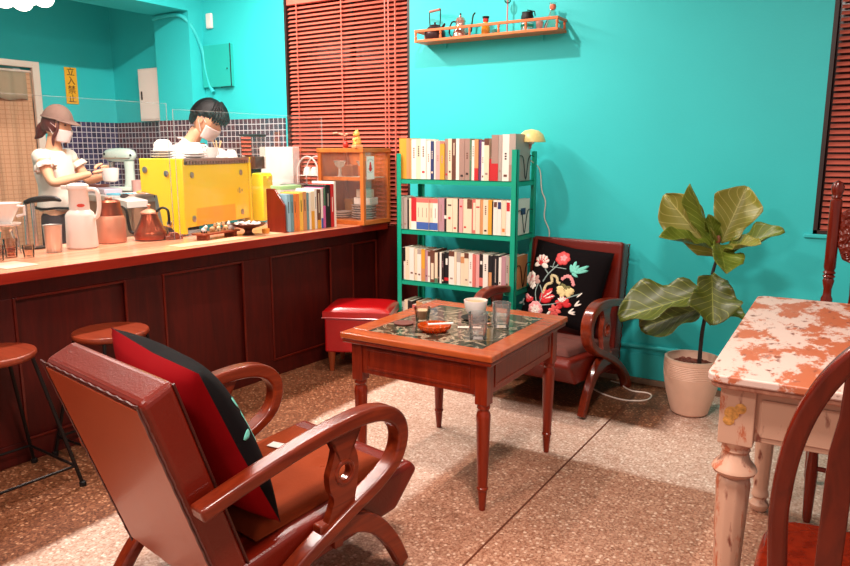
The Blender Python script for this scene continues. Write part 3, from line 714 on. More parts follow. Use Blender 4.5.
# cake stand of small things
t = thing('footed_bowl', 'shallow dark metal footed dish filled with small pebbly sweets', 'dish', (-3.20, 3.12, .8905))
DM = mat('dark_pewter', rgb(90, 50, 40), .35, metal=.6)
MB().lathe([(.035, 0), (.036, .006), (.022, .018), (.022, .03), (.03, .04), (.09, .058), (.105, .072), (.103, .074), (.088, .062), (.001, .05)], (0, 0, 0), 32).build('dish', DM, t)
b = MB(); random.seed(3)
for k in range(40):
    a = random.random() * 2 * PI; r = random.random() ** .5 * .08
    b.ball((r * math.cos(a), r * math.sin(a), .066 + .012 * (1 - r / .08) + random.random() * .006), .010, 8, 5, (1.2, .9, .7))
o = b.build('sweets', mat('sweets', rgb(226, 196, 184), .5, var=.5, vscale=40), t); o['kind'] = 'stuff'
simple('tea_light', MB().lathe([(.022, 0), (.024, .03), (.02, .03), (.02, .02), (.001, .02)], seg=18), mat('amber_wax', rgb(226, 150, 60), .3), 'small amber glass candle right of the footed dish', 'candle', (-3.17, 3.235, .8905))
simple('toy_car', MB().prism([(-.05, 0), (-.05, .02), (-.03, .022), (-.02, .04), (.02, .04), (.03, .022), (.05, .02), (.05, 0)], -.02, .02, 'xz'), mat('toy_brown', rgb(130, 60, 40), .4), 'little dark brown box behind the clear glass left of the riser', 'box', (-3.42, 2.745, .8905), 1.2, bevel=.003)
simple('paper_mat', MB().box(-.06, .06, -.42, .36, 0, .002), mat('mat_paper', rgb(226, 160, 120), .6), 'thin tan mat under the riser and the footed dish', 'mat', (-3.15, 2.95, .8903), 0)

# ------------------------------------------------------------ bookend and counter books
t = thing('wooden_bookend', 'dark wooden angled bookend holding the counter books', 'bookend', (-3.10, 3.335, .8905))
MB().prism([(-.14, 0), (.01, 0), (.01, .17), (-.07, .27), (-.14, .27)], -.012, .0, 'xz').build('upright', wood('bookend_wood', rgb(104, 24, 10), rgb(134, 40, 18), 'Z', .35, 5, .4), t, smooth=0, bevel=.003)
MB().box(-.14, .008, 0, .02, 0, .006).build('foot', MATS['bookend_wood'], t, smooth=0)
# ------------------------------------------------------------ books
C_ = dict(white=(238, 226, 214), cream=(232, 210, 180), grey=(176, 158, 148), taupe=(164, 130, 118), brown=(104, 60, 44), dark=(44, 30, 30), red=(196, 34, 40), gold=(222, 158, 48), tan=(208, 142, 92), blue=(64, 96, 168), navy=(46, 52, 100), pink=(226, 160, 156), mauve=(184, 136, 144), yellow=(238, 190, 80), green=(84, 120, 92), orange=(228, 128, 62), teal=(110, 150, 156), paleblue=(150, 190, 206), magenta=(206, 92, 150), black=(24, 20, 24), purple=(100, 62, 110), rose=(214, 110, 100), lime=(150, 196, 130))
ORD = ['first', 'second', 'third', 'fourth', 'fifth', 'sixth', 'seventh', 'eighth', 'ninth', 'tenth', 'eleventh', 'twelfth', 'thirteenth', 'fourteenth', 'fifteenth', 'sixteenth', 'seventeenth', 'eighteenth', 'nineteenth', 'twentieth']
ORD += ['twenty-' + o for o in ORD[:9]] + ['thirtieth'] + ['thirty-' + o for o in ORD[:9]] + ['fortieth']
def bm(c): return mat('book_' + c, rgb(*C_[c]), .5, var=.06)
def book(col, w, h, d, loc, rz, label, group, marks=(), lean=0.0):
    # local: spine faces -y, width along x, depth +y
    t = thing('book', label, 'book', loc, rz, group)
    M = Matrix.Translation((0, 0, 0)) @ Matrix.Rotation(lean, 4, 'Y')
    b = MB(); c = min(.0018, w * .15)
    b.box(0, w, 0, c, 0, h, M); b.box(0, c, c, d, 0, h, M); b.box(w - c, w, c, d, 0, h, M)
    b.build('cover', bm(col), t, smooth=0)
    MB().box(c, w - c, c, d - .003, .002, h - .002, M).build('pages', PAPER, t, smooth=0)
    by = {}
    for (mc, z0, z1, x0, x1) in marks: by.setdefault(mc, MB()).box(w * x0, w * x1, -.0004, .0002, h * z0, h * z1, M)
    for mc, q in by.items(): q.build('spine_print', bm(mc), t, smooth=0)
    return t
def adesc(col, w): return ('thick ' if w > .034 else 'slim ' if w < .017 else '') + {'paleblue': 'pale blue', 'dark': 'dark brown'}.get(col, col)
def rowof(spec, x0, x1, y, z, shelfname, group, depth, rz=0.0, seed=1):
    random.seed(seed)
    tot = sum(s[1] for s in spec); k = (x1 - x0 - .0008 * len(spec)) / tot
    x = x0; n = len(spec)
    for i, s in enumerate(spec):
        col, w, h = s[0], s[1] * k, s[2]
        marks = s[3] if len(s) > 3 else None
        if marks is None:
            q = random.random(); marks = []; 
            dk = 'dark' if col in ('white', 'cream', 'grey', 'tan', 'yellow', 'gold', 'pink', 'mauve', 'taupe', 'orange', 'rose', 'paleblue') else 'cream'
            if q < .6:
                z0 = random.uniform(.45, .6); nn = random.randint(3, 5); dk2 = random.choice((dk, 'brown', 'taupe', 'mauve'))
                for kk in range(nn): marks.append((dk2, z0 + kk * .055, z0 + kk * .055 + .035, .36, .64))
            if q > .35: z1 = random.uniform(.08, .2); marks.append((random.choice(('red', 'taupe', 'brown', dk)), z1, z1 + .05, .25, .75))
            if q > .8: marks.append((random.choice(('tan', 'rose', 'grey', 'brown')), .84, 1.0, 0, 1))
        lb = '%s book, %s from the left on the %s' % (adesc(col, w), ORD[i], shelfname)
        d = depth - random.random() * .02
        book(col, w, h, d, (x, y + random.random() * .006, z + .0004), rz, lb, group, marks)
        x += w + .0008
# bookcase
BX0, BX1, BY0, BY1 = -2.645, -1.795, 3.90, 4.19
t = thing('bookcase', 'green metal bookcase with four shelves of books against the teal wall', 'bookcase', ((BX0 + BX1) / 2, (BY0 + BY1) / 2, 0))
ox, oy = (BX0 + BX1) / 2, (BY0 + BY1) / 2
LEV = (.18, .525, .86, 1.185)        # shelf underside
def post(x, y, h):
    b = MB(); sx = 1 if x < ox else -1; sy = 1 if y < oy else -1
    b.box(min(x, x + sx * .034) - ox, max(x, x + sx * .034) - ox, min(y, y + sy * .003) - oy, max(y, y + sy * .003) - oy, 0, h)
    b.box(min(x, x + sx * .003) - ox, max(x, x + sx * .003) - ox, min(y, y + sy * .034) - oy, max(y, y + sy * .034) - oy, 0, h)
    b.build('post', GREENM, t, smooth=0)
post(BX0, BY0, 1.375); post(BX1, BY0, 1.40); post(BX0, BY1, 1.375); post(BX1, BY1, 1.39)
for z in LEV:
    b = MB(); b.box(BX0 + .003 - ox, BX1 - .003 - ox, BY0 + .003 - oy, BY1 - .003 - oy, z + .026, z + .03)
    b.box(BX0 + .003 - ox, BX1 - .003 - ox, BY0 + .003 - oy, BY0 + .006 - oy, z, z + .03); b.box(BX0 + .003 - ox, BX1 - .003 - ox, BY1 - .006 - oy, BY1 - .003 - oy, z, z + .03)
    b.box(BX0 + .003 - ox, BX0 + .006 - ox, BY0 + .006 - oy, BY1 - .006 - oy, z, z + .03); b.box(BX1 - .006 - ox, BX1 - .003 - ox, BY0 + .006 - oy, BY1 - .006 - oy, z, z + .03)
    b.build('shelf', GREENM, t, smooth=0)
    # wire side guard
    for xs in (BX0 + .008, BX1 - .008):
        pts = smoothpath([(xs - ox, BY0 + .01 - oy, z + .17), (xs - ox, BY0 + .10 - oy, z + .17), (xs - ox, oy - oy, z + .04), (xs - ox, BY1 - .10 - oy, z + .17), (xs - ox, BY1 - .01 - oy, z + .17)], 6)
        MB().tube(pts, .0028, 6).build('side_wire', STEELD, t)
bx0, bx1 = BX0 + .014, BX1 - .014
RB = [('red', .80, 1, 0, 1), ('blue', 0, .2, 0, 1)]
VOL = [('rose', .86, 1, 0, 1), ('blue', .02, .25, 0, 1), ('taupe', .4, .7, .42, .55)]
S1 = [('gold', 3, .255, []), ('gold', 2, .255, [('tan', 0, 1, .3, 1)]), ('tan', 1.2, .25, []), ('white', 2.4, .25), ('cream', 2.2, .25), ('white', 2.6, .25), ('white', 2.2, .24), ('navy', 1.5, .235), ('white', .8, .24, []), ('pink', 2.2, .235), ('gold', 2.2, .22), ('taupe', 1.6, .25), ('cream', 1.8, .25), ('brown', 2.0, .25, [('cream', .6, .9, .4, .6)]), ('white', 1.5, .25, []), ('taupe', 2.4, .25), ('taupe', 2.4, .25), ('green', .9, .245), ('white', 1.2, .24), ('tan', 1.8, .245, [('red', 0, .3, 0, 1)]), ('purple', 1.3, .24, []), ('white', 1.2, .23), ('cream', 2.2, .25), ('red', 1.0, .13, []), ('taupe', 3.0, .27, [('red', 0, .38, 0, 1)]), ('grey', 1.6, .27), ('white', 3.0, .272)]
rowof(S1, bx0, bx1 - .045, BY0 + .012, LEV[3] + .03, 'top shelf of the green bookcase', 'books on the top shelf of the bookcase', .16, seed=11)
book('grey', .040, .275, .215, (bx1 - .043, BY0 + .012, LEV[3] + .0304), 0, 'largest pale grey album at the right end of the top bookcase shelf', 'books on the top shelf of the bookcase', [('taupe', 0, .35, 0, 1)])
S2 = [('white', 1.3, .21), ('grey', 2.2, .205), ('dark', .7, .19, []), ('cream', 1.0, .2, []), ('red', 2.4, .205, [('white', 0, .26, 0, 1)]), ('cream', 1.9, .205, VOL), ('cream', 1.9, .205, VOL), ('cream', 1.9, .205, VOL), ('cream', 1.9, .205, VOL), ('white', 2.1, .205, VOL), ('mauve', 2.8, .21, [('taupe', .3, .8, .4, .55)]), ('dark', 1.0, .205, [('white', .4, .5, 0, 1)]), ('cream', 2.6, .21, [('red', .38, .45, .3, .7), ('dark', .78, .82, .2, .8)]), ('cream', 2.1, .21), ('dark', .6, .21, []), ('pink', 1.6, .21, [('red', .75, .8, .2, .8)]), ('cream', 1.8, .21), ('cream', 2.0, .21, [('brown', .72, 1, 0, 1)]), ('rose', 1.6, .21, [('cream', .1, .9, .3, .9)]), ('cream', 1.8, .21, [('red', .76, .8, .1, .9)]), ('tan', 1.3, .21, []), ('cream', 2.0, .21), ('gold', 1.5, .21, []), ('dark', .5, .2, []), ('white', 1.6, .21, [('brown', .8, .95, .1, .9)]), ('white', 1.6, .21, [('navy', .75, .95, .1, .9)]), ('cream', 1.8, .21, [('orange', .1, .2, .2, .8)]), ('white', 1.6, .21, [('red', .7, .95, .1, .9)])]
rowof(S2, bx0, bx1 - .03, BY0 + .012, LEV[2] + .03, 'second shelf of the green bookcase', 'books on the second shelf of the bookcase', .15, seed=12)
t = book('white', .028, .215, .22, (bx1 - .029, BY0 + .012, LEV[2] + .0304), 0, 'white boxed volume with blue label facing the armchair, second bookcase shelf', 'books on the second shelf of the bookcase', [('red', .7, .85, .2, .8)])
MB().box(.0281, .0285, .09, .16, .12, .16).build('cover_label', bm('navy'), t, smooth=0)
S3 = [('dark', 1.6, .21), ('white', .9, .12, []), ('cream', 1.8, .215), ('white', 2.0, .215), ('cream', 1.4, .21), ('white', 1.7, .21), ('tan', 1.7, .21, [('gold', .4, 1, 0, 1)]), ('mauve', 1.2, .205), ('white', 1.0, .2), ('brown', 2.0, .21, [('cream', .1, .6, .2, .8)]), ('cream', 1.2, .195, [('green', 0, .15, 0, 1)]), ('dark', .9, .2), ('white', .8, .2, []), ('dark', 1.0, .195), ('black', 2.0, .205, [('white', .6, .8, .3, .7), ('red', .1, .2, 0, 1)]), ('white', 2.3, .215), ('cream', .9, .21, []), ('grey', 1.6, .21, [('white', 0, .7, 0, 1)]), ('cream', 1.5, .205, [('tan', .7, .9, 0, 1)]), ('cream', 1.8, .21), ('white', 1.6, .21), ('rose', 1.3, .205, []), ('pink', 1.4, .205, []), ('dark', 1.5, .21, [('rose', .05, .3, 0, 1), ('white', .7, .8, .2, .8)]), ('white', 2.0, .21), ('black', 1.6, .205, [('tan', .05, .5, .1, .9)]), ('black', 2.6, .21, [('grey', .2, .9, .42, .56)]), ('white', 1.0, .2), ('mauve', 1.6, .21, []), ('grey', 1.2, .21)]
rowof(S3, bx0, bx1 - .03, BY0 + .012, LEV[1] + .03, 'third shelf of the green bookcase', 'books on the third shelf of the bookcase', .16, seed=13)
book('tan', .028, .205, .21, (bx1 - .029, BY0 + .012, LEV[1] + .0304), 0, 'tan book turned to show its cover, right end of third bookcase shelf', 'books on the third shelf of the bookcase')
cs = ['white', 'cream', 'dark', 'white', 'tan', 'white', 'dark', 'cream', 'red', 'white', 'cream', 'tan', 'white', 'white', 'pink', 'white', 'blue', 'white', 'white', 'navy', 'cream', 'white', 'tan', 'cream', 'dark', 'white', 'grey', 'purple', 'white', 'cream']
random.seed(5)
S4 = [(c, random.choice((1.3, 1.6, 2.0)), random.uniform(.18, .215)) for c in cs]
rowof(S4, bx0, bx1, BY0 + .012, LEV[0] + .03, 'bottom shelf of the green bookcase', 'books on the bottom shelf of the bookcase', .15, seed=14)
# counter books: spines towards +x, row runs along +y
CB = [('paleblue', 1.9, .235), ('teal', 1.6, .235), ('orange', 1.5, .235), ('orange', 1.4, .235, []), ('yellow', 1.9, .24), ('tan', 2.0, .245), ('teal', 1.2, .24), ('white', 1.0, .24, []), ('cream', 1.9, .245, [('gold', 0, .48, 0, 1)]), ('white', 1.3, .26), ('brown', 2.2, .255, [('gold', 0, .22, 0, 1), ('cream', .4, .9, .42, .6)]), ('white', 1.2, .26, [('blue', 0, .25, 0, 1)]), ('magenta', 1.4, .265, [('green', .55, 1, 0, 1)]), ('black', 3.0, .28), ('red', 2.0, .285, [('white', .35, .7, .4, .6)]), ('white', 1.2, .30, [])]
random.seed(9); y = 3.362; k = (3.80 - 3.362 - .0008 * 16) / sum(s[1] for s in CB)
for i, s in enumerate(CB):
    w = s[1] * k; marks = s[3] if len(s) > 3 else [('dark' if s[0] != 'black' else 'grey', .5, .8, .4, .6)]
    lb = '%s book, %s from the bookend in the row on the bar counter' % (adesc(s[0], w), ORD[i])
    # spine faces +x: rotate +90 deg: local x -> +y, local y -> -x
    book(s[0], w, s[2], .16 if i < 13 else .19, (-3.105 + .0025 * i, y, .8908), R(90), lb, 'books standing on the bar counter', marks)
    y += w + .0008
# white jars with green lids behind the books
# ------------------------------------------------------------ glass display case
CX0, CX1, CYa, CYb, CZ0, CZ1 = -3.33, -2.935, 3.93, 4.25, .8905, 1.41
t = thing('display_case', 'small wooden display case with glass sides at the end of the counter', 'display case', ((CX0 + CX1) / 2, (CYa + CYb) / 2, CZ0))
W, D, Hh = (CX1 - CX0) / 2, (CYb - CYa) / 2, CZ1 - CZ0
for sx in (-1, 1):
    for sy in (-1, 1):
        MB().box(min(sx * W, sx * (W - .028)), max(sx * W, sx * (W - .028)), min(sy * D, sy * (D - .028)), max(sy * D, sy * (D - .028)), .03, Hh - .03).build('post', CASEWOOD, t, smooth=0, bevel=.002)
CW2 = wood('case_wood_flat', rgb(178, 88, 34), rgb(216, 122, 56), 'Y', .4, 7, .2)
b = MB()
for q in ((-W - .005, W + .005, -D - .005, -D + .03), (-W - .005, W + .005, D - .03, D + .005), (-W - .005, -W + .03, -D + .03, D - .03), (W - .03, W + .005, -D + .03, D - .03)): b.box(*q, Hh - .03, Hh)
b.build('top', CW2, t, smooth=0, bevel=.003)
MB().box(-W, W, -D, D, 0, .03).build('base', CW2, t, smooth=0, bevel=.003)
CASEG = clear_sheet('case_glass', (.985, .97, .95, 1), .03, .03)
MB().box(-W + .03, W - .03, -D + .03, D - .03, Hh - .012, Hh - .008).build('top_glass', CASEG, t, smooth=0)
MB().box(W - .014, W - .011, -D + .028, D - .028, .03, Hh - .03).build('side_glass', CASEG, t, smooth=0)
MB().box(-W + .028, W - .028, -D + .011, -D + .014, .03, Hh - .03).build('front_glass', CASEG, t, smooth=0)
MB().box(-W + .028, W - .028, -D + .014, -D + .03, .30, .325).build('rail', CASEWOOD, t, smooth=0)
MB().box(-W + .03, W - .03, -D + .03, D - .03, .315, .322).build('glass_shelf', mat('case_shelf', rgb(228, 206, 186), .3), t, smooth=0)
MB().box(-W + .002, -W + .01, -D + .028, D - .028, .03, Hh - .03).build('back_board', CASEWOOD, t, smooth=0)
MB().box(-W + .028, W - .028, D - .012, D - .004, .03, Hh - .03).build('rear_board', CASEWOOD, t, smooth=0)
# card on the glass
t = thing('paper_card', 'small white card with a red figure stuck on the display case glass', 'card', (CX1 + .002, CYa + .065, CZ0 + .33))
MB().box(-.0012, .0006, -.028, .058, -.02, .135).build('card', WHITE, t, smooth=0)
REDM = mat('card_red', rgb(206, 40, 36), .5)
b = MB(); b.ball((.001, .014, .068), .014, 12, 8, (.06, 1, 1.1)); b.ball((.001, .014, .052), .02, 12, 8, (.05, .8, 1)); b.ball((.001, .014, .088), .009, 12, 8, (.06, 1, 1)); b.build('red_figure', REDM, t)
b = MB(); b.box(.0006, .0012, -.008, .036, .048, .053); b.build('dark_mark', BLACK, t, smooth=0)
b = MB(); b2 = MB()
for k in range(7):
    a = PI * (k + .5) / 7; b.box(.0006, .001, .014 - .03 * math.cos(a) - .002, .014 - .03 * math.cos(a) + .002, .098 + .014 * math.sin(a), .104 + .014 * math.sin(a))
    b2.box(.0006, .001, .014 - .03 * math.cos(a) - .0015, .014 - .03 * math.cos(a) + .0015, .028 - .012 * math.sin(a) + .006, .031 - .012 * math.sin(a) + .007)
b.build('small_print', mat('print_grey', rgb(90, 80, 90), .6), t, smooth=0)
b2.build('small_print', MATS['print_grey'], t, smooth=0)
# plates and boxes inside
for k in range(6):
    simple('dinner_plate', MB().lathe([(.05, 0), (.055, .002), (.088, .012), (.088, .015), (.055, .006), (.001, .006)], seg=28), UPC if k % 2 == 0 else mat('grey_plate', rgb(186, 168, 160), .3), 'plate in the right hand stack inside the case, %s from the bottom' % ORD[k], 'plate', (-3.052, 4.09, CZ0 + .0305 + k * .0165), group='plates in the display case')
for k in range(3):
    simple('dinner_plate', MB().lathe([(.04, 0), (.045, .002), (.07, .012), (.07, .015), (.045, .006), (.001, .006)], seg=28), UPC, 'small white plate in the left stack inside the case, %s from the bottom' % ORD[k], 'plate', (-3.225, 4.06, CZ0 + .0305 + k * .0165), group='plates in the display case')
simple('white_box', MB().box(-.07, .07, -.05, .05, 0, .05), UPC, 'white carton lying on the plates inside the display case', 'box', (-3.035, 4.09, CZ0 + .131), bevel=.004)
simple('white_box', MB().box(-.045, .045, -.045, .045, 0, .055), CREAM, 'smaller white carton topmost on the pile inside the display case', 'box', (-3.04, 4.09, CZ0 + .182), bevel=.004)
for i, (x, y, r) in enumerate(((-3.04, 4.09, .06), (-3.22, 4.04, .045))):
    t = thing('glass_bowl', ('clear footed bowl on the right of the case upper shelf', 'clear footed bowl on the left of the case upper shelf')[i], 'bowl', (x, y, CZ0 + .3225))
    MB().lathe([(r * .6, 0), (.012, .008), (.012, .06), (r * .7, .075), (r, .11), (r * .96, .11), (.001, .08)], (0, 0, 0), 24).build('bowl', mat('frosted_glass', rgb(228, 214, 204), .25, trans=.5), t)
simple('tin_box', MB().box(-.05, .05, -.035, .035, 0, .08), mat('brown_tin', rgb(150, 80, 40), .5), 'brown box on the upper shelf inside the case', 'box', (-3.22, 4.15, CZ0 + .3225), bevel=.004)
simple('tea_tin', MB().box(-.04, .04, -.03, .03, 0, .13), mat('straw_tin', rgb(200, 132, 60), .5, var=.3, vscale=50), 'straw coloured tin behind the small plates inside the case', 'tin', (-3.24, 4.185, CZ0 + .0305), bevel=.004)
simple('paper_parcel', MB().box(-.05, .05, -.035, .035, 0, .06), CREAM, 'pale folded parcel beside the green-lidded pack behind the counter books', 'packet', (-3.36, 3.80, .8905), bevel=.004)
t = thing('tissue_box', 'white box with pale green top lying behind the counter books', 'box', (-3.345, 3.62, .8905))
MB().box(-.045, .045, -.1, .1, 0, .25).build('carton', WHITE, t, bevel=.003)
MB().box(-.0455, .0455, -.1005, .1005, .25, .275).build('green_top', mat('pale_green', rgb(170, 214, 150), .5), t, bevel=.002)
# lucky cat and twig vase on the case
GOLD = mat('cat_gold', rgb(238, 176, 84), .35, var=.08)
t = thing('cat_figurine', 'golden seated cat figurine on top of the display case', 'figurine', (-3.00, 3.955, CZ1), R(-30))
MB().box(-.036, .036, -.028, .028, .0005, .022).build('plinth', mat('plinth_tan', rgb(226, 160, 110), .5), t, bevel=.004)
b = MB(); b.lathe([(.02, .022), (.027, .03), (.026, .05), (.02, .07), (.012, .08)], (0, 0, 0), 20)
for s in (-1, 1): b.ball((s * .014, -.018, .028), .009, 10, 6); b.tube([(s * .02, -.01, .065), (s * .018, -.024, .05)], .007, 8)
b.build('body', GOLD, t)
b = MB(); b.ball((0, -.004, .092), .025, 18, 12, (1, .85, .9)); b.ball((0, -.024, .087), .008, 10, 6, (1.3, .6, .8)); b.build('head', GOLD, t)
for s in (-1, 1): MB().lathe([(.008, 0), (.001, .014)], (s * .014, -.002, .109), 8).build('ear', GOLD, t); MB().ball((s * .009, -.0245, .096), .003, 8, 6).build('eye', BLACK, t)
MB().tube([(-.016, -.012, .076), (0, -.021, .073), (.016, -.012, .076)], .003, 6).build('collar', REDM, t)
t = thing('twig_vase', 'small red vase with dry twigs beside the cat figurine', 'vase', (-3.09, 3.945, CZ1 + .0005))
MB().lathe([(.014, 0), (.02, .015), (.018, .03), (.009, .045), (.011, .055)], (0, 0, 0), 18).build('vase', mat('vase_red', rgb(176, 36, 20), .35), t)
b = MB(); b.tube([(0, 0, .05), (-.02, 0, .085), (-.07, -.01, .10)], .0025, 5); b.tube([(0, 0, .05), (.01, 0, .09)], .002, 5)
b.build('twigs', mat('twig', rgb(120, 70, 50), .7), t)
b = MB()
for p in ((-.07, -.01, .10), (-.05, 0, .095), (-.03, 0, .09), (.01, 0, .092), (-.09, -.01, .098), (-.02, .01, .082)): b.ball(p, .011, 8, 6, (1.2, .8, .7))
b.build('dried_flowers', mat('dried_flower', rgb(214, 150, 120), .7), t)
# ------------------------------------------------------------ coffee table
TX0, TX1, TY0, TY1, TZ = -1.85, -1.14, 2.295, 3.07, .65
tx, ty = (TX0 + TX1) / 2, (TY0 + TY1) / 2
t = thing('coffee_table', 'square red brown wooden coffee table with a dark marble inset top', 'table', (tx, ty, 0))
w, d = (TX1 - TX0) / 2, (TY1 - TY0) / 2
def ogee(m): return [(m + .0, TZ - .034), (m + .012, TZ - .03), (m + .012, TZ - .022), (m, TZ - .014), (m, TZ)]
b = MB(); fw = .085
for (x0, x1, y0, y1) in ((-w, w, -d, -d + fw), (-w, w, d - fw, d), (-w, -w + fw, -d + fw, d - fw), (w - fw, w, -d + fw, d - fw)): b.box(x0, x1, y0, y1, TZ - .026, TZ)
b.build('top_frame', TABLEFRAME, t, smooth=0, bevel=.006, bseg=3)
b = MB(); b.box(-w + .006, w - .006, -d + .006, d - .006, TZ - .044, TZ - .0265); b.build('top_moulding', TABLEWOOD, t, smooth=0, bevel=.006, bseg=3)
def marble():
    m, nt, bb, out = newmat('dark_marble'); N, L = nt.nodes, nt.links
    tc = N.new('ShaderNodeTexCoord'); n = N.new('ShaderNodeTexNoise'); n.inputs['Scale'].default_value = 9; n.inputs['Detail'].default_value = 12; n.inputs['Distortion'].default_value = 1.2
    L.new(tc.outputs['Object'], n.inputs['Vector'])
    r = N.new('ShaderNodeValToRGB'); cr = r.color_ramp
    for _ in range(3): cr.elements.new(.5)
    for e, (p, c) in zip(cr.elements, ((0, rgb(26, 26, 20)), (.46, rgb(48, 48, 38)), (.5, rgb(168, 146, 122)), (.53, rgb(62, 58, 46)), (1, rgb(96, 78, 60)))): e.position = p; e.color = c
    L.new(n.outputs['Fac'], r.inputs[0]); L.new(r.outputs[0], bb.inputs['Base Color']); bb.inputs['Roughness'].default_value = .12
    return m
MB().box(-w + fw + .001, w - fw - .001, -d + fw + .001, d - fw - .001, TZ - .02, TZ - .002).build('marble_inset', marble(), t, smooth=0)
ins = .035; lw = .052
for sx in (-1, 1):
    for sy in (-1, 1):
        cx, cy = sx * (w - ins - lw / 2), sy * (d - ins - lw / 2)
        b = MB(); b.box(cx - lw / 2, cx + lw / 2, cy - lw / 2, cy + lw / 2, .44, TZ - .044)
        b.lathe([(.012, .0), (.0155, .04), (.019, .084), (.0225, .088), (.0225, .096), (.0195, .10), (.023, .2), (.0275, .36), (.0285, .39), (.026, .405), (.0215, .412), (.0215, .418), (.026, .425), (.025, .44)], (cx, cy, 0), 24)
        b.build('leg', TABLEWOOD, t, bevel=.002)
for (x0, x1, y0, y1) in ((-w + .06, w - .06, -d + ins + .006, -d + ins + .028), (-w + .06, w - .06, d - ins - .028, d - ins - .006), (-w + ins + .006, -w + ins + .028, -d + .06, d - .06), (w - ins - .028, w - ins - .006, -d + .06, d - .06)):
    b = MB(); b.box(x0, x1, y0, y1, .475, TZ - .044)
    b.build('apron', TABLEWOOD, t, smooth=0, bevel=.002)
# raised field mouldings on the two visible aprons
def frame_mould(b, ax, c, a0, a1, z0, z1, ww, th):
    for (p0, p1, q0, q1) in ((a0, a1, z0, z0 + ww), (a0, a1, z1 - ww, z1), (a0, a0 + ww, z0 + ww, z1 - ww), (a1 - ww, a1, z0 + ww, z1 - ww)):
        if ax == 'y': b.box(p0, p1, c - th, c + .001, q0, q1)
        else: b.box(c - .001, c + th, p0, p1, q0, q1)
b = MB(); frame_mould(b, 'y', -d + ins + .006, -w + .11, w - .11, .495, .59, .012, .004); b.build('apron_moulding', TABLEWOOD, t, smooth=0, bevel=.002)
b = MB(); frame_mould(b, 'x', w - ins - .006, -d + .11, d - .11, .495, .59, .012, .004); b.build('apron_moulding', TABLEWOOD, t, smooth=0, bevel=.002)

TT = TZ + .0005
TG = clear_sheet('tumbler_glass', (.985, .985, .985, 1), .3, .07)
WAT = clear_sheet('water', (.97, .975, .975, 1), .2, .05)
def tumbler(label, x, y, r, h, fill=.55):
    t = thing('water_glass', label, 'glass', (x, y, TT - .002 + .002), 0, 'water glasses on the coffee table')
    rb = lambda a, z: 1 + (.012 * math.cos(a * 26) if .015 < z < h * .72 else 0)
    MB().lathe([(.001, 0), (r * .8, 0), (r * .84, .004), (r * .9, h * .3), (r * .95, h * .7), (r, h), (r * .95, h), (r * .89, h * .7), (r * .82, .014), (.001, .012)], (0, 0, 0), 104, wav=rb).build('glass', TG, t)
    MB().lathe([(.001, .0135), (r * .80, .0155), (r * .80 + r * .06 * fill, h * fill), (.001, h * fill)], (0, 0, 0), 32).build('water', WAT, t)
tumbler('ribbed clear water glass nearest the front corner of the coffee table', -1.31, 2.51, .040, .105, .2)
tumbler('clear water glass half full at the right of the coffee table', -1.315, 2.735, .040, .105, .5)
t = thing('milky_drink', 'low ribbed glass with pale milky drink on the left of the table', 'glass', (-1.66, 2.645, TT))
r, h = .037, .062
MB().lathe([(.001, 0), (r * .78, 0), (r, h), (r * .94, h), (r * .72, .008), (.001, .008)], (0, 0, 0), 60, wav=lambda a, z: 1 + .015 * math.cos(a * 20)).build('glass', clear_sheet('ribbed_clear', (.97, .94, .9, 1), .25), t)
MB().lathe([(.001, .009), (r * .71, .01), (r * .88, h * .8), (.001, h * .8)], (0, 0, 0), 32).build('drink', mat('milky_tan', rgb(222, 186, 150), .3), t)
t = thing('latte_cup', 'wide white latte bowl with tan coffee at the back of the table', 'cup', (-1.475, 2.80, TT + .0095))
MB().lathe([(.02, 0), (.024, .004), (.045, .03), (.053, .07), (.053, .078), (.050, .078), (.05, .07), (.042, .034), (.001, .01)], (0, 0, 0), 32).build('bowl', UPC, t)
MB().lathe([(.001, .060), (.0485, .068), (.001, .069)], (0, 0, 0), 32).build('latte', mat('latte', rgb(206, 150, 108), .4, var=.25, vscale=30), t)
simple('saucer', MB().lathe([(.03, 0), (.032, .002), (.066, .008), (.066, .01), (.03, .005), (.001, .005)], seg=28), BLACK, 'dark round saucer under the white latte bowl', 'saucer', (-1.475, 2.80, TT + .0))
simple('coaster', MB().lathe([(.001, 0), (.042, 0), (.044, .006), (.001, .007)], seg=24), mat('coaster', rgb(110, 50, 40), .5), 'small dark dish left of the amber ashtray', 'dish', (-1.70, 2.555, TT))
AMBG = mat('amber_glass', rgb(226, 92, 22), .1, var=.25, vscale=60, trans=.55)
t = thing('ashtray', 'fluted amber glass ashtray in the middle of the coffee table', 'ashtray', (-1.525, 2.525, TT))
MB().lathe([(.001, 0), (.05, 0), (.066, .012), (.07, .026), (.064, .028), (.052, .012), (.001, .008)], (0, 0, 0), 72, wav=lambda a, z: 1 + .04 * math.cos(a * 18)).build('dish', AMBG, t)
MB().tube([(-.03, .0, .022), (.075, .03, .034)], .0045, 8).build('straw', WHITE, t)
simple('straw_wrapper', MB().box(-.05, .05, -.012, .012, 0, .004), mat('wrapper', rgb(226, 196, 180), .6), 'crumpled pale straw wrapper beside the ashtray', 'wrapper', (-1.42, 2.64, TT), .5, bevel=.001)
simple('spoon', MB().tube([(-.05, 0, .006), (.03, 0, .004)], .003, 8).ball((.045, 0, .005), .014, 12, 6, (1.4, 1, .3)), mat('spoon_rose', rgb(206, 140, 120), .25, metal=.8), 'metal teaspoon lying between wrapper and latte bowl', 'spoon', (-1.40, 2.70, TT + .001), .9)

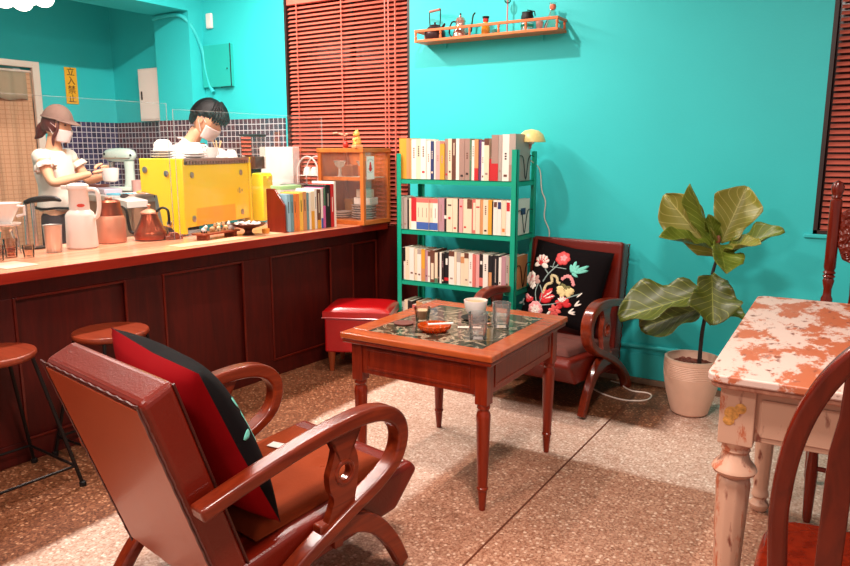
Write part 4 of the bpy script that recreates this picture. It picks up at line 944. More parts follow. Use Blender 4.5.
# ------------------------------------------------------------ armchairs
LEATHER = mat('brown_leather', rgb(108, 22, 8), .3, var=.14, vscale=5, bump=.12, bscale=140, coat=.28, spec=.35)
LEATHB = mat('tan_leather_back', rgb(146, 54, 22), .4, var=.12, vscale=4, bump=.12, bscale=140, coat=.2)
PIPING = mat('leather_piping', rgb(66, 18, 12), .35)
SUEDE = mat('brown_suede', rgb(134, 52, 22), .9, var=.15, vscale=9, spec=.15, bump=.1, bscale=80)
AW = .335
def mkback(top, bot):
    d = Vector((bot[0] - top[0], bot[1] - top[1])); Ln = d.length; d /= Ln; n = Vector((-d.y, d.x))
    if n.x < 0: n = -n
    return (lambda s, m: (top[0] + d.x * s + n.x * m, top[1] + d.y * s + n.y * m)), Ln
def armchair(label, loc, rz, suede=SUEDE, top=(-.80, .795)):
    backpt, BL = mkback(top, (-.575, .125))
    t = thing('armchair', label, 'armchair', loc, rz)
    arm = smoothpath([(-.69, .485, 0), (-.53, .525, 0), (-.32, .568, 0), (-.14, .588, 0), (-.03, .576, 0), (.030, .535, 0), (.048, .475, 0), (.020, .405, 0), (-.06, .350, 0), (-.20, .290, 0), (-.38, .205, 0), (-.53, .10, 0), (-.61, .0, 0)], 5)
    th = [.040 + .012 * math.exp(-((i - 22) / 9.0) ** 2) for i in range(len(arm))]
    for s in (-1, 1):
        x0, x1 = sorted((s * (AW - .03), s * (AW + .03)))
        b = MB(); b.ribbon([(p.x, p.y) for p in arm], th, x0, x1); b.build('arm', CHAIRWOOD, t, bevel=.009, bseg=3, smooth=50)
        fl = smoothpath([(-.30, .255, 0), (-.17, .25, 0), (-.07, .205, 0), (.01, .115, 0), (.065, .012, 0)], 5)
        x0, x1 = sorted((s * (AW - .025), s * (AW + .015)))
        b = MB(); b.ribbon([(p.x, p.y) for p in fl], [.075 - .03 * i / (len(fl) - 1) for i in range(len(fl))], x0, x1); b.build('leg', CHAIRWOOD, t, bevel=.006, smooth=50)
        # splat with a round hole
        cx_, cz_ = -.20, .435; ro = .024
        hv = []
        outl = [(-.125, .565), (-.255, .565), (-.235, .53), (-.245, .48), (-.262, .435), (-.258, .39), (-.245, .35), (-.275, .265), (-.175, .30), (-.16, .34), (-.15, .385), (-.142, .435), (-.148, .48), (-.16, .52)]
        P = smoothpath([(p[0], p[1], 0) for p in outl + outl[:1]], 3)[:-1]
        x0, x1 = sorted((s * (AW - .012), s * (AW + .014)))
        n = len(P); vs_ = []; fs = []
        for p in P:
            a = math.atan2(p.y - cz_, p.x - cx_); q = (cx_ + ro * math.cos(a), cz_ + ro * math.sin(a))
            vs_ += [(x0, p.x, p.y), (x1, p.x, p.y), (x1, q[0], q[1]), (x0, q[0], q[1])]
        for i in range(n):
            j = (i + 1) % n
            for k in range(4):
                k2 = (k + 1) % 4; fs.append((i * 4 + k, j * 4 + k, j * 4 + k2, i * 4 + k2))
        MB().add(vs_, fs).build('splat', CHAIRWOOD, t, bevel=.003, smooth=50)
        xs = s * (AW + .014)
        MB().tube([(xs, cx_ + .034 * math.cos(a * PI / 12), cz_ + .034 * math.sin(a * PI / 12)) for a in range(24)], .006, 8, True).build('splat_ring', CHAIRWOOD, t)
    sw = AW - .034
    seat = [(.155, .335), (.185, .30), (.075, .185), (-.48, .13), (-.55, .16), (-.55, .25), (-.35, .285)]
    MB().prism(seat, -sw, sw, 'yz').build('seat', LEATHER, t, smooth=0, bevel=.018, bseg=4)
    A = backpt(0, 0); Bp = backpt(-.012, .105); Cc = backpt(BL - .05, .10); Dd = backpt(BL, 0)
    MB().prism([A, Bp, Cc, Dd], -.292, .292, 'yz').build('backrest', [LEATHER], t, smooth=0, bevel=.022, bseg=4)
    e = .012
    q0 = backpt(.02, -.004); q1 = backpt(BL - .02, -.004); q2 = backpt(BL - .02, .006); q3 = backpt(.02, .006)
    MB().prism([q0, q1, q2, q3], -.280, .280, 'yz').build('back_panel', LEATHB, t, smooth=0, bevel=.003)
    # scalloped piping round the rear edge
    pts = []
    def run(p, q, n):
        for i in range(n): pts.append((p[0] + (q[0] - p[0]) * i / n, p[1] + (q[1] - p[1]) * i / n, p[2] + (q[2] - p[2]) * i / n))
    W_ = .292
    for (xa, sa, xb, sb) in ((-W_, BL, -W_, .0), (-W_, 0, W_, 0), (W_, 0, W_, BL)):
        pa = backpt(sa, .0); pb = backpt(sb, .0); nn = 84 if xa == xb else 72
        for i in range(nn):
            f = i / nn; wv = .005 * abs(math.sin(f * PI * (12 if xa == xb else 11)))
            x = xa + (xb - xa) * f; s_ = sa + (sb - sa) * f
            if xa == xb: x -= (wv if x > 0 else -wv)
            else: s_ += wv
            p = backpt(s_, -.003); pts.append((x, p[0], p[1]))
    MB().tube(pts, .0038, 6).build('piping', PIPING, t)
    for s in (-1, 1):
        a = backpt(.0, .10); c = backpt(BL - .06, .096)
        MB().tube([(s * .289, a[0], a[1]), (s * .291, c[0], c[1])], .004, 6).build('seam', PIPING, t)
    # rails under
    for y, z in ((-.50, .13), (-.20, .20)): MB().box(-AW + .02, AW - .02, y - .018, y + .018, z - .03, z).build('rail', CHAIRWOOD, t, smooth=0, bevel=.003)
    # tufted seat pad
    zt_ = .34
    def pad(u, v, top=True):
        x = -.25 + .5 * u; y = -.46 + .54 * v
        base = .278 + (y + .46) * .095
        ed = min(1, min(u, 1 - u, v, 1 - v) * 9); ed = math.sqrt(max(0, 1 - (1 - ed) ** 2))
        tf = 0
        for (a, c) in ((.3, .3), (.7, .3), (.3, .7), (.7, .7), (.5, .5)): tf += math.exp(-((u - a) ** 2 + (v - c) ** 2) / .004)
        return Vector((x, y, base + (.038 * ed - .016 * tf * ed if top else -.002)))
    b = MB(); b.grid(lambda u, v: pad(u, v, True), 40, 40); b.grid(lambda u, v: pad(u, v, False), 40, 40, True)
    b.build('seat_pad', suede, t, smooth=70, recalc=True)
    b = MB()
    for (a, c) in ((.3, .3), (.7, .3), (.3, .7), (.7, .7), (.5, .5)):
        p = pad(a, c); b.ball(p, .009, 8, 6, (1, 1, .5))
    b.build('tuft_buttons', suede, t)
    return t
ORG1 = Vector((-1.60, 1.87, 0)); RZ1 = R(-10)
fgchair = armchair('large brown leather armchair with bentwood arms in the left foreground, seen from behind', ORG1, RZ1)
ORG2 = Vector((-1.53, 3.575, 0)); RZ2 = R(180 - 3)
SUEDE2 = mat('dark_suede', rgb(96, 44, 34), .85, var=.15, vscale=9)
bgchair = armchair('brown leather armchair by the teal wall holding the floral cushion', ORG2, RZ2, SUEDE2, (-.665, .85))
def inchair(O, rz, p):
    return Matrix.Translation(O) @ Matrix.Rotation(rz, 4, 'Z') @ Vector(p)
simple('paper_tag', MB().box(-.03, .03, -.02, .02, 0, .002), WHITE, 'small white paper tag lying on the front armchair seat', 'paper', inchair(ORG1, RZ1, (-.13, -.10, .352)), RZ1 + .3, bevel=.0005)
simple('paper_tag', MB().box(-.02, .02, -.005, .005, 0, .002), WHITE, 'tiny white label strip at the front edge of the foreground armchair seat', 'paper', inchair(ORG1, RZ1, (.255, .13, .336)), RZ1, bevel=.0005)

# ------------------------------------------------------------ cushions
BLKV = mat('black_velvet', rgb(14, 7, 9), .9, var=.2, spec=.12)
REDV = mat('red_velvet', rgb(134, 0, 8), .85, var=.1, spec=.12)
S_ = .235
def puff(u, v, th=.075, half=None):
    a, c = 2 * u - 1, 2 * v - 1
    q = (1 - abs(a) ** 2.6) * (1 - abs(c) ** 2.6)
    pin = 1 - .06 * (1 - abs(a)) * abs(c) ** 2 - .0
    pin2 = 1 - .06 * (1 - abs(c)) * abs(a) ** 2
    return Vector((a * (half or S_) * pin2, c * (half or S_) * pin, th * max(q, 0) ** .55))
def cushion(label, M, half, th, frontm, backm):
    me_front = MB(); me_front.grid(lambda u, v: puff(u, v, th, half), 36, 36)
    o = len(me_front.v); me_front.cur = 1
    me_front.grid(lambda u, v: puff(u, v, -th, half), 36, 36, True)
    ob = me_front.build('cushion', [frontm, backm], smooth=75, recalc=False)
    ob.matrix_world = M; tag(ob, label, 'cushion')
    return ob
def basis(o, xa, ya):
    xa = Vector(xa).normalized(); ya = Vector(ya); ya = (ya - xa * ya.dot(xa)).normalized(); za = xa.cross(ya)
    M = Matrix.Identity(4)
    for i in range(3): M[i][0] = xa[i]; M[i][1] = ya[i]; M[i][2] = za[i]; M[i][3] = o[i]
    return M
# front armchair cushion: leans on the backrest; front faces +y of the chair
T1 = Matrix.Translation(ORG1) @ Matrix.Rotation(RZ1, 4, 'Z')
M1 = T1 @ basis((-.01, -.49, .585), (-1, .06, .04), (0.02, -.42, .90))
c1 = cushion('red backed black velvet cushion leaning in the foreground armchair', M1, .285, .105, BLKV, REDV)
def embroider(parent, pts, m, th, half, name, off=.0012):
    # polygon given in cushion units (-1..1), lifted onto the padded surface
    b = MB()
    def srf(a, c):
        p = puff((a + 1) / 2, (c + 1) / 2, th, half); return Vector((p.x, p.y, p.z + off))
    for poly in pts:
        cxm = sum(p[0] for p in poly) / len(poly); cym = sum(p[1] for p in poly) / len(poly)
        n = len(poly); vs_ = [srf(cxm, cym)] + [srf(*p) for p in poly] + [srf(cxm + (p[0] - cxm) * .5, cym + (p[1] - cym) * .5) for p in poly]
        fs = [(0, 1 + n + i, 1 + n + (i + 1) % n) for i in range(n)] + [(1 + n + i, 1 + i, 1 + (i + 1) % n, 1 + n + (i + 1) % n) for i in range(n)]
        b.add(vs_, fs)
    o = b.build(name, m, parent, solid=.0006, smooth=60, recalc=False)
    return o
def petal(x, y, ang, l, w, n=8):
    out = []
    for i in range(n):
        f = i / n * 2 * PI; u = l / 2 * (1 - math.cos(f)); v = w / 2 * math.sin(f) * (1 if True else 0)
        out.append((x + u * math.cos(ang) - v * math.sin(ang), y + u * math.sin(ang) + v * math.cos(ang)))
    return out
def flower(x, y, r, n, w=.8, a0=0): return [petal(x, y, a0 + 2 * PI * k / n, r, r * w) for k in range(n)]
def strokep(pts, w):
    P = smoothpath([(p[0], p[1], 0) for p in pts], 4); out = []
    for i in range(len(P) - 1):
        t_ = (P[i + 1] - P[i]); nn = Vector((-t_.y, t_.x, 0)).normalized() * w / 2
        out.append([(P[i] - nn)[:2], (P[i + 1] - nn)[:2], (P[i + 1] + nn)[:2], (P[i] + nn)[:2]])
    return out
mTEAL = mat('thread_teal', rgb(110, 196, 178), .6); mRED = mat('thread_red', rgb(206, 28, 36), .6); mPK = mat('thread_pink', rgb(236, 148, 150), .6)
mWH = mat('thread_white', rgb(240, 226, 214), .6); mBG = mat('thread_beige', rgb(206, 186, 140), .6); mGR = mat('thread_grey', rgb(140, 156, 150), .6); mOL = mat('thread_olive', rgb(110, 104, 52), .6)
embroider(c1, strokep([(-.55, .3), (-.6, .1), (-.45, -.1)], .05) + strokep([(-.75, .2), (-.7, 0), (-.72, -.2)], .05) + [petal(-.7, .25, 2, .2, .08), petal(-.6, -.1, -1, .2, .08), petal(-.8, 0, 2.8, .18, .08), petal(-.45, -.12, .4, .2, .09)], mTEAL, .105, .285, 'teal_embroidery')
# floral cushion in the rear armchair (front faces the camera side)
T2 = Matrix.Translation(ORG2) @ Matrix.Rotation(RZ2, 4, 'Z')
M2 = T2 @ basis((.01, -.445, .60), (-1, 0, -.10), (-.10, -.27, .95))
H2 = .245
c2 = cushion('black square cushion embroidered with red and white flowers', M2, H2, .06, BLKV, BLKV)
def zq(px, py):   # picture of the cushion -> cushion units
    TL = Vector((105, 0)); U = Vector((545, 88)); V = Vector((-75, 470)); q = Vector((px, py)) - TL
    det = U.x * V.y - U.y * V.x
    u = (q.x * V.y - q.y * V.x) / det; v = (U.x * q.y - U.y * q.x) / det
    return (2 * u - 1, 1 - 2 * v)
def Z(pp): return [zq(*p) for p in pp]
def fl(px, py, r, n, w=.8, a0=0): x, y = zq(px, py); return flower(x, y, r / 265, n, w, a0)
def pe(px, py, ang, l, w): x, y = zq(px, py); return petal(x, y, R(ang), l / 265, w / 265)
def st(pts, w): return strokep(Z(pts), w / 265)
E_ = lambda p, m, n, o=.0022: embroider(c2, p, m, .06, H2, n, o)
E_(st([(200, 260), (235, 215), (300, 160)], 8) + st([(235, 215), (205, 185)], 8) + st([(165, 380), (150, 320), (165, 270)], 7) + st([(190, 390), (205, 330), (180, 280)], 6) + st([(200, 400), (300, 390), (400, 350), (470, 330)], 7) + st([(240, 170), (360, 185)], 5) + st([(270, 140), (260, 180)], 5), mGR, 'grey_stems')
E_([pe(170, 150, a, 62, 34) for a in (60, 90, 120, 150, 30, 200, 340)], mWH, 'white_tulip')
E_([pe(170, 150, a, 60, 12) for a in (45, 75, 105, 135, 20, 165)] + fl(165, 145, 20, 5), mRED, 'red_streaks', .0022)
E_(fl(325, 120, 52, 7, .9), mat('thread_rosered', rgb(214, 66, 66), .6), 'red_rose'); E_(fl(330, 118, 26, 5, .8, .4), mPK, 'rose_heart', .0022)
E_([pe(400, 210, a, l, w) for a, l, w in ((85, 85, 26), (60, 70, 24), (35, 120, 26), (20, 110, 24), (110, 60, 22), (-20, 50, 20))], mTEAL, 'teal_leaves')
E_(fl(85, 235, 50, 8, .9) + fl(120, 280, 28, 5, .8), mWH, 'white_rose'); E_(fl(85, 235, 24, 6, .8, .3) + fl(100, 225, 14, 5), mPK, 'white_rose_heart', .0022)
E_([pe(130, 255, a, 48, 34) for a in (0, 60, 180, 240)], mat('thread_mauve', rgb(186, 140, 130), .6), 'mauve_leaf')
E_(st([(210, 330), (230, 280), (270, 265), (260, 225), (300, 235), (310, 265), (330, 270)], 18), mBG, 'beige_scroll')
E_([p for (x, y) in ((342, 243), (358, 232), (375, 228), (392, 232), (405, 245), (414, 260), (420, 275)) for p in fl(x, y, 13, 5, .9)], mPK, 'pink_berries')
E_([pe(195, 375, a, l, 40) for a, l in ((55, 120), (30, 110), (75, 90), (15, 80))], mRED, 'red_leaf'); E_([pe(215, 355, 45, 80, 12), pe(230, 360, 25, 70, 10)], mWH, 'red_leaf_vein', .0022)
E_([pe(370, 305, a, 62, 36) for a in (180, 200, 0, -15, 215, -50, 250)], mat('thread_sand', rgb(226, 200, 140), .6), 'sand_flower'); E_([pe(345, 300, 20, 60, 24), pe(380, 295, 160, 50, 20)], mOL, 'olive_centre', .0022)
E_(fl(160, 425, 58, 9, .8), mPK, 'carnation'); E_(fl(160, 428, 40, 7, .7, .2), mWH, 'carnation_petals', .0022); E_([pe(110, 380, a, 40, 24) for a in (120, 160, 60)], mRED, 'carnation_red')
E_([pe(60, 330, -30, 60, 34), pe(80, 350, -10, 60, 30)], mPK, 'pink_leaf'); E_([pe(40, 380, a, 30, 16) for a in (90, 200, 330)], mGR, 'small_leaf')
E_([pe(360, 400, a, 60, 34) for a in (60, 90, 120, 20, 160, 210)], mRED, 'red_bud'); E_([pe(355, 380, a, 40, 14) for a in (60, 90, 120, 150)], mWH, 'bud_highlight', .0022)
E_([pe(305, 432, a, 45, 28) for a in (0, 60, 120, 180, 240, 300)], mat('thread_coral', rgb(226, 90, 84), .6), 'coral_flower')
E_([pe(400, 440, a, 50, 12) for a in (20, 50, 0)] + [pe(440, 400, a, 50, 12) for a in (30, 60)] + [pe(240, 470, 60, 60, 18), pe(280, 465, -30, 70, 12), pe(450, 350, 50, 50, 10)], mWH, 'white_leaves')

# ------------------------------------------------------------ ottoman, bar stools
t = thing('ottoman', 'bright red leather ottoman beside the bar counter and bookcase', 'ottoman', (-2.765, 3.665, 0), R(24))
REDL = mat('red_leather', rgb(170, 8, 14), .28, var=.12, vscale=5, coat=.6, bump=.08, bscale=120)
RL2 = wood('ottoman_leg', rgb(120, 46, 20), rgb(160, 74, 36), 'Z', .3, 6, .4)
def topo(u, v):
    a, c = 2 * u - 1, 2 * v - 1; return Vector((a * .215, c * .175, .395 + .035 * ((1 - abs(a) ** 4) * (1 - abs(c) ** 4)) ** .4))
b = MB(); b.grid(topo, 24, 20); b.grid(lambda u, v: Vector(((2 * u - 1) * .215, (2 * v - 1) * .175, .355)), 24, 20, True)
pr = [(-.215, -.175), (.215, -.175), (.215, .175), (-.215, .175)]
b.prism(pr, .355, .3955, 'xy'); b.build('cushion_top', REDL, t, smooth=50, recalc=True)
MB().box(-.206, .206, -.167, .167, .13, .355).build('body', REDL, t, smooth=0, bevel=.012, bseg=3)
MB().tube([(-.216, -.176, .356), (.216, -.176, .356), (.216, .176, .356), (-.216, .176, .356)], .005, 6, True).build('piping', REDL, t)
for sx in (-1, 1):
    for sy in (-1, 1): MB().lathe([(.015, 0), (.019, .05), (.026, .13)], (sx * .17, sy * .135, 0), 16).build('leg', RL2, t)
def stool(label, x, y, rz, z=.60):
    t = thing('bar_stool', label, 'stool', (x, y, 0), rz, 'bar stools along the counter')
    MB().lathe([(.001, z - .028), (.16, z - .028), (.168, z - .014), (.164, z), (.001, z)], (0, 0, 0), 36).build('seat', wood('stool_wood', rgb(112, 38, 20), rgb(150, 62, 34), 'X', .3, 6, .4), t, bevel=.004)
    f = [(.20, .22), (.20, -.20), (-.20, -.20), (-.20, .22)]; tp = [(.11, .11), (.11, -.11), (-.11, -.11), (-.11, .11)]
    for (a, c), (p, q) in zip(f, tp):
        MB().tube([(p, q, z - .028), (a, c, 0.006)], .008, 8).build('leg', STEELD, t); MB().lathe([(.014, 0), (.014, .018), (.009, .022)], (a, c, 0), 12).build('rubber_foot', BLACK, t)
    def at(i, f_): return (tp[i][0] + (f[i][0] - tp[i][0]) * f_, tp[i][1] + (f[i][1] - tp[i][1]) * f_, (z - .028) * (1 - f_))
    for i in range(4): MB().tube([at(i, .84), at((i + 1) % 4, .84)], .006, 8).build('stretcher', STEELD, t)
    MB().tube([(.12 * math.cos(k * PI / 12), .12 * math.sin(k * PI / 12), z - .034) for k in range(24)], .006, 8, True).build('seat_ring', STEELD, t)
stool('round brown wooden bar stool with iron legs at the left edge', -2.945, 1.44, R(-3))
stool('round wooden bar stool mostly hidden behind the foreground armchair back', -2.925, 1.965, R(0), .585)

# ------------------------------------------------------------ rack lamp on bookcase
t = thing('clip_lamp', 'small lamp with cream dome shade clipped to the bookcase corner', 'lamp', (-1.80, 4.13, 1.40))
CREAMS = mat('cream_shade', rgb(224, 200, 128), .4, var=.04)
b = MB(); b.lathe([(.085, .045), (.084, .052), (.07, .088), (.04, .112), (.001, .12)], (0, -.02, 0), 32); b.build('lamp_shade', CREAMS, t, solid=.003)
MB().lathe([(.0, .03), (.016, .034), (.02, .05), (.012, .08), (.0, .085)], (0, -.02, 0), 16, caps=False).build('bulb', WHITE, t)
MB().tube(smoothpath([(-.03, .0, -.08), (-.035, .0, -.02), (-.012, -.01, .01), (0, -.02, .04)], 5), .008, 8).build('arm', mat('lamp_pink', rgb(222, 170, 160), .4), t)
MB().box(-.045, -.015, -.015, .015, -.10, -.03).build('clamp', BLACK, t, bevel=.004)
MB().tube(smoothpath([(-.03, .02, -.06), (.005, .105, -.12), (.02, .115, -.25), (.045, .12, -.32), (.04, .122, -.42), (.075, .122, -.50), (.08, .122, -.58), (.13, .12, -.68), (.15, .12, -.9), (.16, .12, -1.385)], 6), .004, 6).build('cord', mat('cord_white', rgb(226, 216, 206), .5), t)
o = MB().tube([tuple(Vector((p.x, p.y, .0045))) for p in smoothpath([(-1.27, 4.20, 0), (-1.20, 4.17, 0), (-1.16, 4.12, 0), (-1.10, 4.08, 0), (-1.02, 4.09, 0), (-.985, 4.05, 0), (-.99, 3.97, 0), (-1.04, 3.92, 0), (-1.12, 3.90, 0), (-1.24, 3.94, 0), (-1.34, 4.02, 0)], 6)], .0045, 8).build('power_cord', mat('cord_white2', rgb(236, 214, 200), .5))
tag(o, 'white power cord looped on the floor behind the armchair', 'cord')

# ------------------------------------------------------------ wall shelf and its pots
t = thing('wall_shelf', 'narrow orange wooden wall shelf with a low rail, high on the teal wall', 'shelf', (-2.155, 4.20, 2.085))
sw = .495
MB().box(-sw, sw, -.075, .068, 0, .016).build('board', SHELFWOOD, t, smooth=0, bevel=.002)
MB().box(-sw, sw, -.076, -.062, .062, .078).build('rail', SHELFWOOD, t, smooth=0, bevel=.002)
for s in (-1, 1): MB().box(min(s * sw, s * (sw - .014)), max(s * sw, s * (sw - .014)), -.061, .068, .062, .078).build('side_rail', SHELFWOOD, t, smooth=0, bevel=.002)
for x in (-sw + .008, -.30, -.09, .11, .29, sw - .008): MB().lathe([(.006, .016), (.009, .028), (.005, .04), (.009, .052), (.006, .062)], (x, -.069, 0), 12).build('spindle', SHELFWOOD, t)
for s in (-1, 1): MB().lathe([(.006, .016), (.009, .028), (.005, .04), (.009, .052), (.006, .062)], (s * (sw - .008), .05, 0), 12).build('spindle', SHELFWOOD, t)
for x in (-.34, .34): MB().box(x - .01, x + .01, .058, .068, -.03, 0).build('bracket', TEAL, t, smooth=0)
SZ = 2.1015
def pxshelf(px): return -2.65 + (px - 415) / (563 - 415) * 1.0
t = thing('black_kettle', 'black iron kettle with tall upright handle at left end of the wall shelf', 'kettle', (-2.535, 4.195, SZ), R(-20))
KB = mat('kettle_iron', rgb(60, 34, 36), .35, metal=.4)
MB().lathe([(.05, 0), (.062, .006), (.07, .03), (.068, .05), (.05, .075), (.04, .082)], (0, 0, 0), 28).build('body', KB, t)
MB().lathe([(.04, .082), (.032, .092), (.008, .097), (.006, .103), (.009, .108), (.001, .112)], (0, 0, 0), 24).build('lid', KB, t)
MB().tube([(.05, 0, .05), (.085, 0, .075), (.10, 0, .09)], [.012, .009, .006], 10).build('spout', KB, t)
MB().tube(smoothpath([(-.048, 0, .07), (-.055, 0, .12), (-.056, 0, .175), (-.05, 0, .182)], 4), .0035, 6).build('handle_wire', BLACK, t)
MB().tube(smoothpath([(.048, 0, .07), (.055, 0, .12), (.056, 0, .175), (.05, 0, .182)], 4), .0035, 6).build('handle_wire', BLACK, t)
MB().tube([(-.052, 0, .182), (.052, 0, .182)], .008, 10).build('grip', mat('grip_pink', rgb(176, 104, 92), .5), t)
t = thing('coffee_kettle', 'silvery rose gooseneck coffee kettle, second on the wall shelf', 'kettle', (-2.345, 4.195, SZ))
RS = mat('rose_silver', rgb(214, 170, 158), .2, metal=.8, var=.15, vscale=20)
MB().lathe([(.045, 0), (.05, .006), (.046, .035), (.034, .06), (.03, .09), (.034, .10)], (0, 0, 0), 28).build('body', RS, t)
MB().lathe([(.034, .10), (.026, .118), (.006, .13), (.005, .138)], (0, 0, 0), 24).build('lid', RS, t); MB().ball((0, 0, .143), .007, 8, 6).build('knob', BLACK, t)
MB().tube(smoothpath([(.045, 0, .02), (.075, 0, .03), (.082, 0, .08), (.09, 0, .125), (.105, 0, .142)], 5), .005, 8).build('spout', STEELD, t)
MB().tube(smoothpath([(-.03, 0, .098), (-.06, 0, .10), (-.078, 0, .07), (-.08, 0, .03), (-.065, 0, .012)], 5), .005, 8).build('handle', STEELD, t)
t = thing('amber_bottle', 'amber glass bottle with dark stopper, third on the wall shelf', 'bottle', (-2.165, 4.195, SZ))
MB().lathe([(.026, 0), (.028, .005), (.027, .05), (.015, .065), (.014, .08)], (0, 0, 0), 20).build('bottle', mat('amber_bottle', rgb(206, 130, 24), .2, coat=.5), t)
MB().lathe([(.015, .08), (.018, .085), (.017, .10)], (0, 0, 0), 16).build('neck', REDM, t); MB().lathe([(.02, .10), (.022, .112), (.001, .114)], (0, 0, 0), 16).build('stopper', BLACK, t)
simple('small_jar', MB().ball((0, 0, .018), .022, 14, 8, (1, 1, .82)), mat('teal_glass', rgb(80, 160, 150), .2), 'little teal glass float right of the amber bottle', 'jar', (-2.095, 4.19, SZ))
t = thing('siphon_brewer', 'tall glass siphon brewer with rose stem in the shelf middle', 'coffee brewer', (-2.02, 4.20, SZ))
MB().tube([(0, 0, 0), (0, 0, .24)], .005, 8).build('stem', mat('stem_rose', rgb(190, 120, 130), .4), t); MB().lathe([(.028, 0), (.028, .006), (.006, .01)], (0, 0, 0), 16).build('base', WHITE, t)
MB().ball((0, 0, .20), .022, 14, 10, (1, 1, 1.2)).build('bulb', DG, t)
t = thing('bean_grinder', 'small glass jar grinder with black metal top and crank on the shelf', 'grinder', (-1.885, 4.195, SZ)); t.scale = (.85, .85, .85)
MB().lathe([(.045, 0), (.045, .07), (.04, .08)], (0, 0, 0), 24).build('jar', mat('jar_clear', rgb(206, 226, 220), .15, trans=.7), t)
MB().lathe([(.043, .08), (.045, .10), (.038, .118), (.04, .13), (.001, .134)], (0, 0, 0), 24).build('top', BLACK, t)
MB().tube([(0, 0, .134), (0, 0, .145), (.055, 0, .13), (.06, 0, .10)], .0045, 6).build('crank', BLACK, t); MB().lathe([(.046, .03), (.047, .045)], (0, 0, 0), 24).build('band', GREENM, t)
simple('tin_cup', MB().lathe([(.018, 0), (.022, .05), (.019, .05), (.016, .004), (.001, .004)], seg=16), mat('cup_rose', rgb(190, 150, 140), .4), 'tiny metal cup between the grinder and the glass flask', 'cup', (-1.80, 4.185, SZ))
t = thing('glass_flask', 'clear conical glass flask at right end of the wall shelf', 'flask', (-1.725, 4.20, SZ))
MB().lathe([(.046, .0), (.05, .006), (.045, .03), (.018, .10), (.014, .13), (.022, .15)], (0, 0, 0), 24, caps=False).build('flask', DG, t)
MB().lathe([(.016, .11), (.02, .125), (.018, .14)], (0, 0, 0), 16).build('collar', mat('collar_copper', rgb(206, 110, 80), .3), t)

# ------------------------------------------------------------ fiddle leaf fig
POTM = mat('pot_clay', rgb(220, 176, 152), .5, var=.08, vscale=14, bump=.15, bscale=40)
t = thing('potted_fig', 'fiddle leaf fig in a ridged pale clay pot against the teal wall', 'potted plant', (-.745, 3.90, 0))
prof = [(.075, 0), (.09, .008)]
for k in range(30):
    z = .012 + k * .0095; r = .09 + .052 * math.sin(min(1, z / .26) * PI / 2) ; prof += [(r, z), (r + .0032, z + .0045)]
prof += [(.142, .300), (.143, .312), (.130, .314), (.122, .27), (.001, .27)]
MB().lathe(prof, (0, 0, 0), 48).build('pot', POTM, t, smooth=60)
b = MB(); b.lathe([(.001, .272), (.121, .272)], (0, 0, 0), 24, caps=False)
random.seed(2)
for k in range(60):
    a = random.random() * 6.28; r = random.random() ** .5 * .11; b.ball((r * math.cos(a), r * math.sin(a), .274), .006 + random.random() * .008, 7, 5, (1.2, 1, .7))
b.build('soil', mat('soil', rgb(110, 52, 38), .9, var=.5, vscale=60), t)
stem = smoothpath([(.035, 0, .26), (.04, -.01, .45), (.055, 0, .60), (.065, .0, .75), (.085, -.0, .86), (.09, -.02, .93)], 6)
MB().tube(stem, [.011 - .004 * i / 30 for i in range(31)], 10).build('stem', mat('stem_dark', rgb(44, 28, 24), .7, var=.3, bump=.5), t)
def leafmat(name, c1, c2):
    m, nt, bb, out = newmat(name); N, L = nt.nodes, nt.links
    uv = N.new('ShaderNodeUVMap'); uv.uv_map = 'UVMap'
    sp = N.new('ShaderNodeSeparateXYZ'); L.new(uv.outputs[0], sp.inputs[0])
    def mt(op, a, c=None):
        n = N.new('ShaderNodeMath'); n.operation = op
        for i, q in enumerate((a, c)):
            if q is None: continue
            if isinstance(q, (int, float)): n.inputs[i].default_value = q
            else: L.new(q, n.inputs[i])
        return n.outputs[0]
    ax = mt('ABSOLUTE', mt('SUBTRACT', sp.outputs[0], .5))
    mid = mt('LESS_THAN', ax, .012)
    fr = mt('FRACT', mt('MULTIPLY', mt('SUBTRACT', sp.outputs[1], mt('MULTIPLY', ax, .55)), 8.0))
    side = mt('LESS_THAN', fr, .09)
    v = mt('MAXIMUM', mid, side)
    mx = N.new('ShaderNodeMix'); mx.data_type = 'RGBA'; mx.inputs[6].default_value = c1; mx.inputs[7].default_value = c2
    L.new(v, mx.inputs[0]); L.new(mx.outputs[2], bb.inputs['Base Color']); bb.inputs['Roughness'].default_value = .38
    return m
LM = [leafmat('leaf_green', rgb(98, 112, 32), rgb(140, 148, 66)), leafmat('leaf_olive', rgb(134, 130, 52), rgb(176, 168, 96)), leafmat('leaf_dark', rgb(80, 86, 26), rgb(130, 132, 56))]
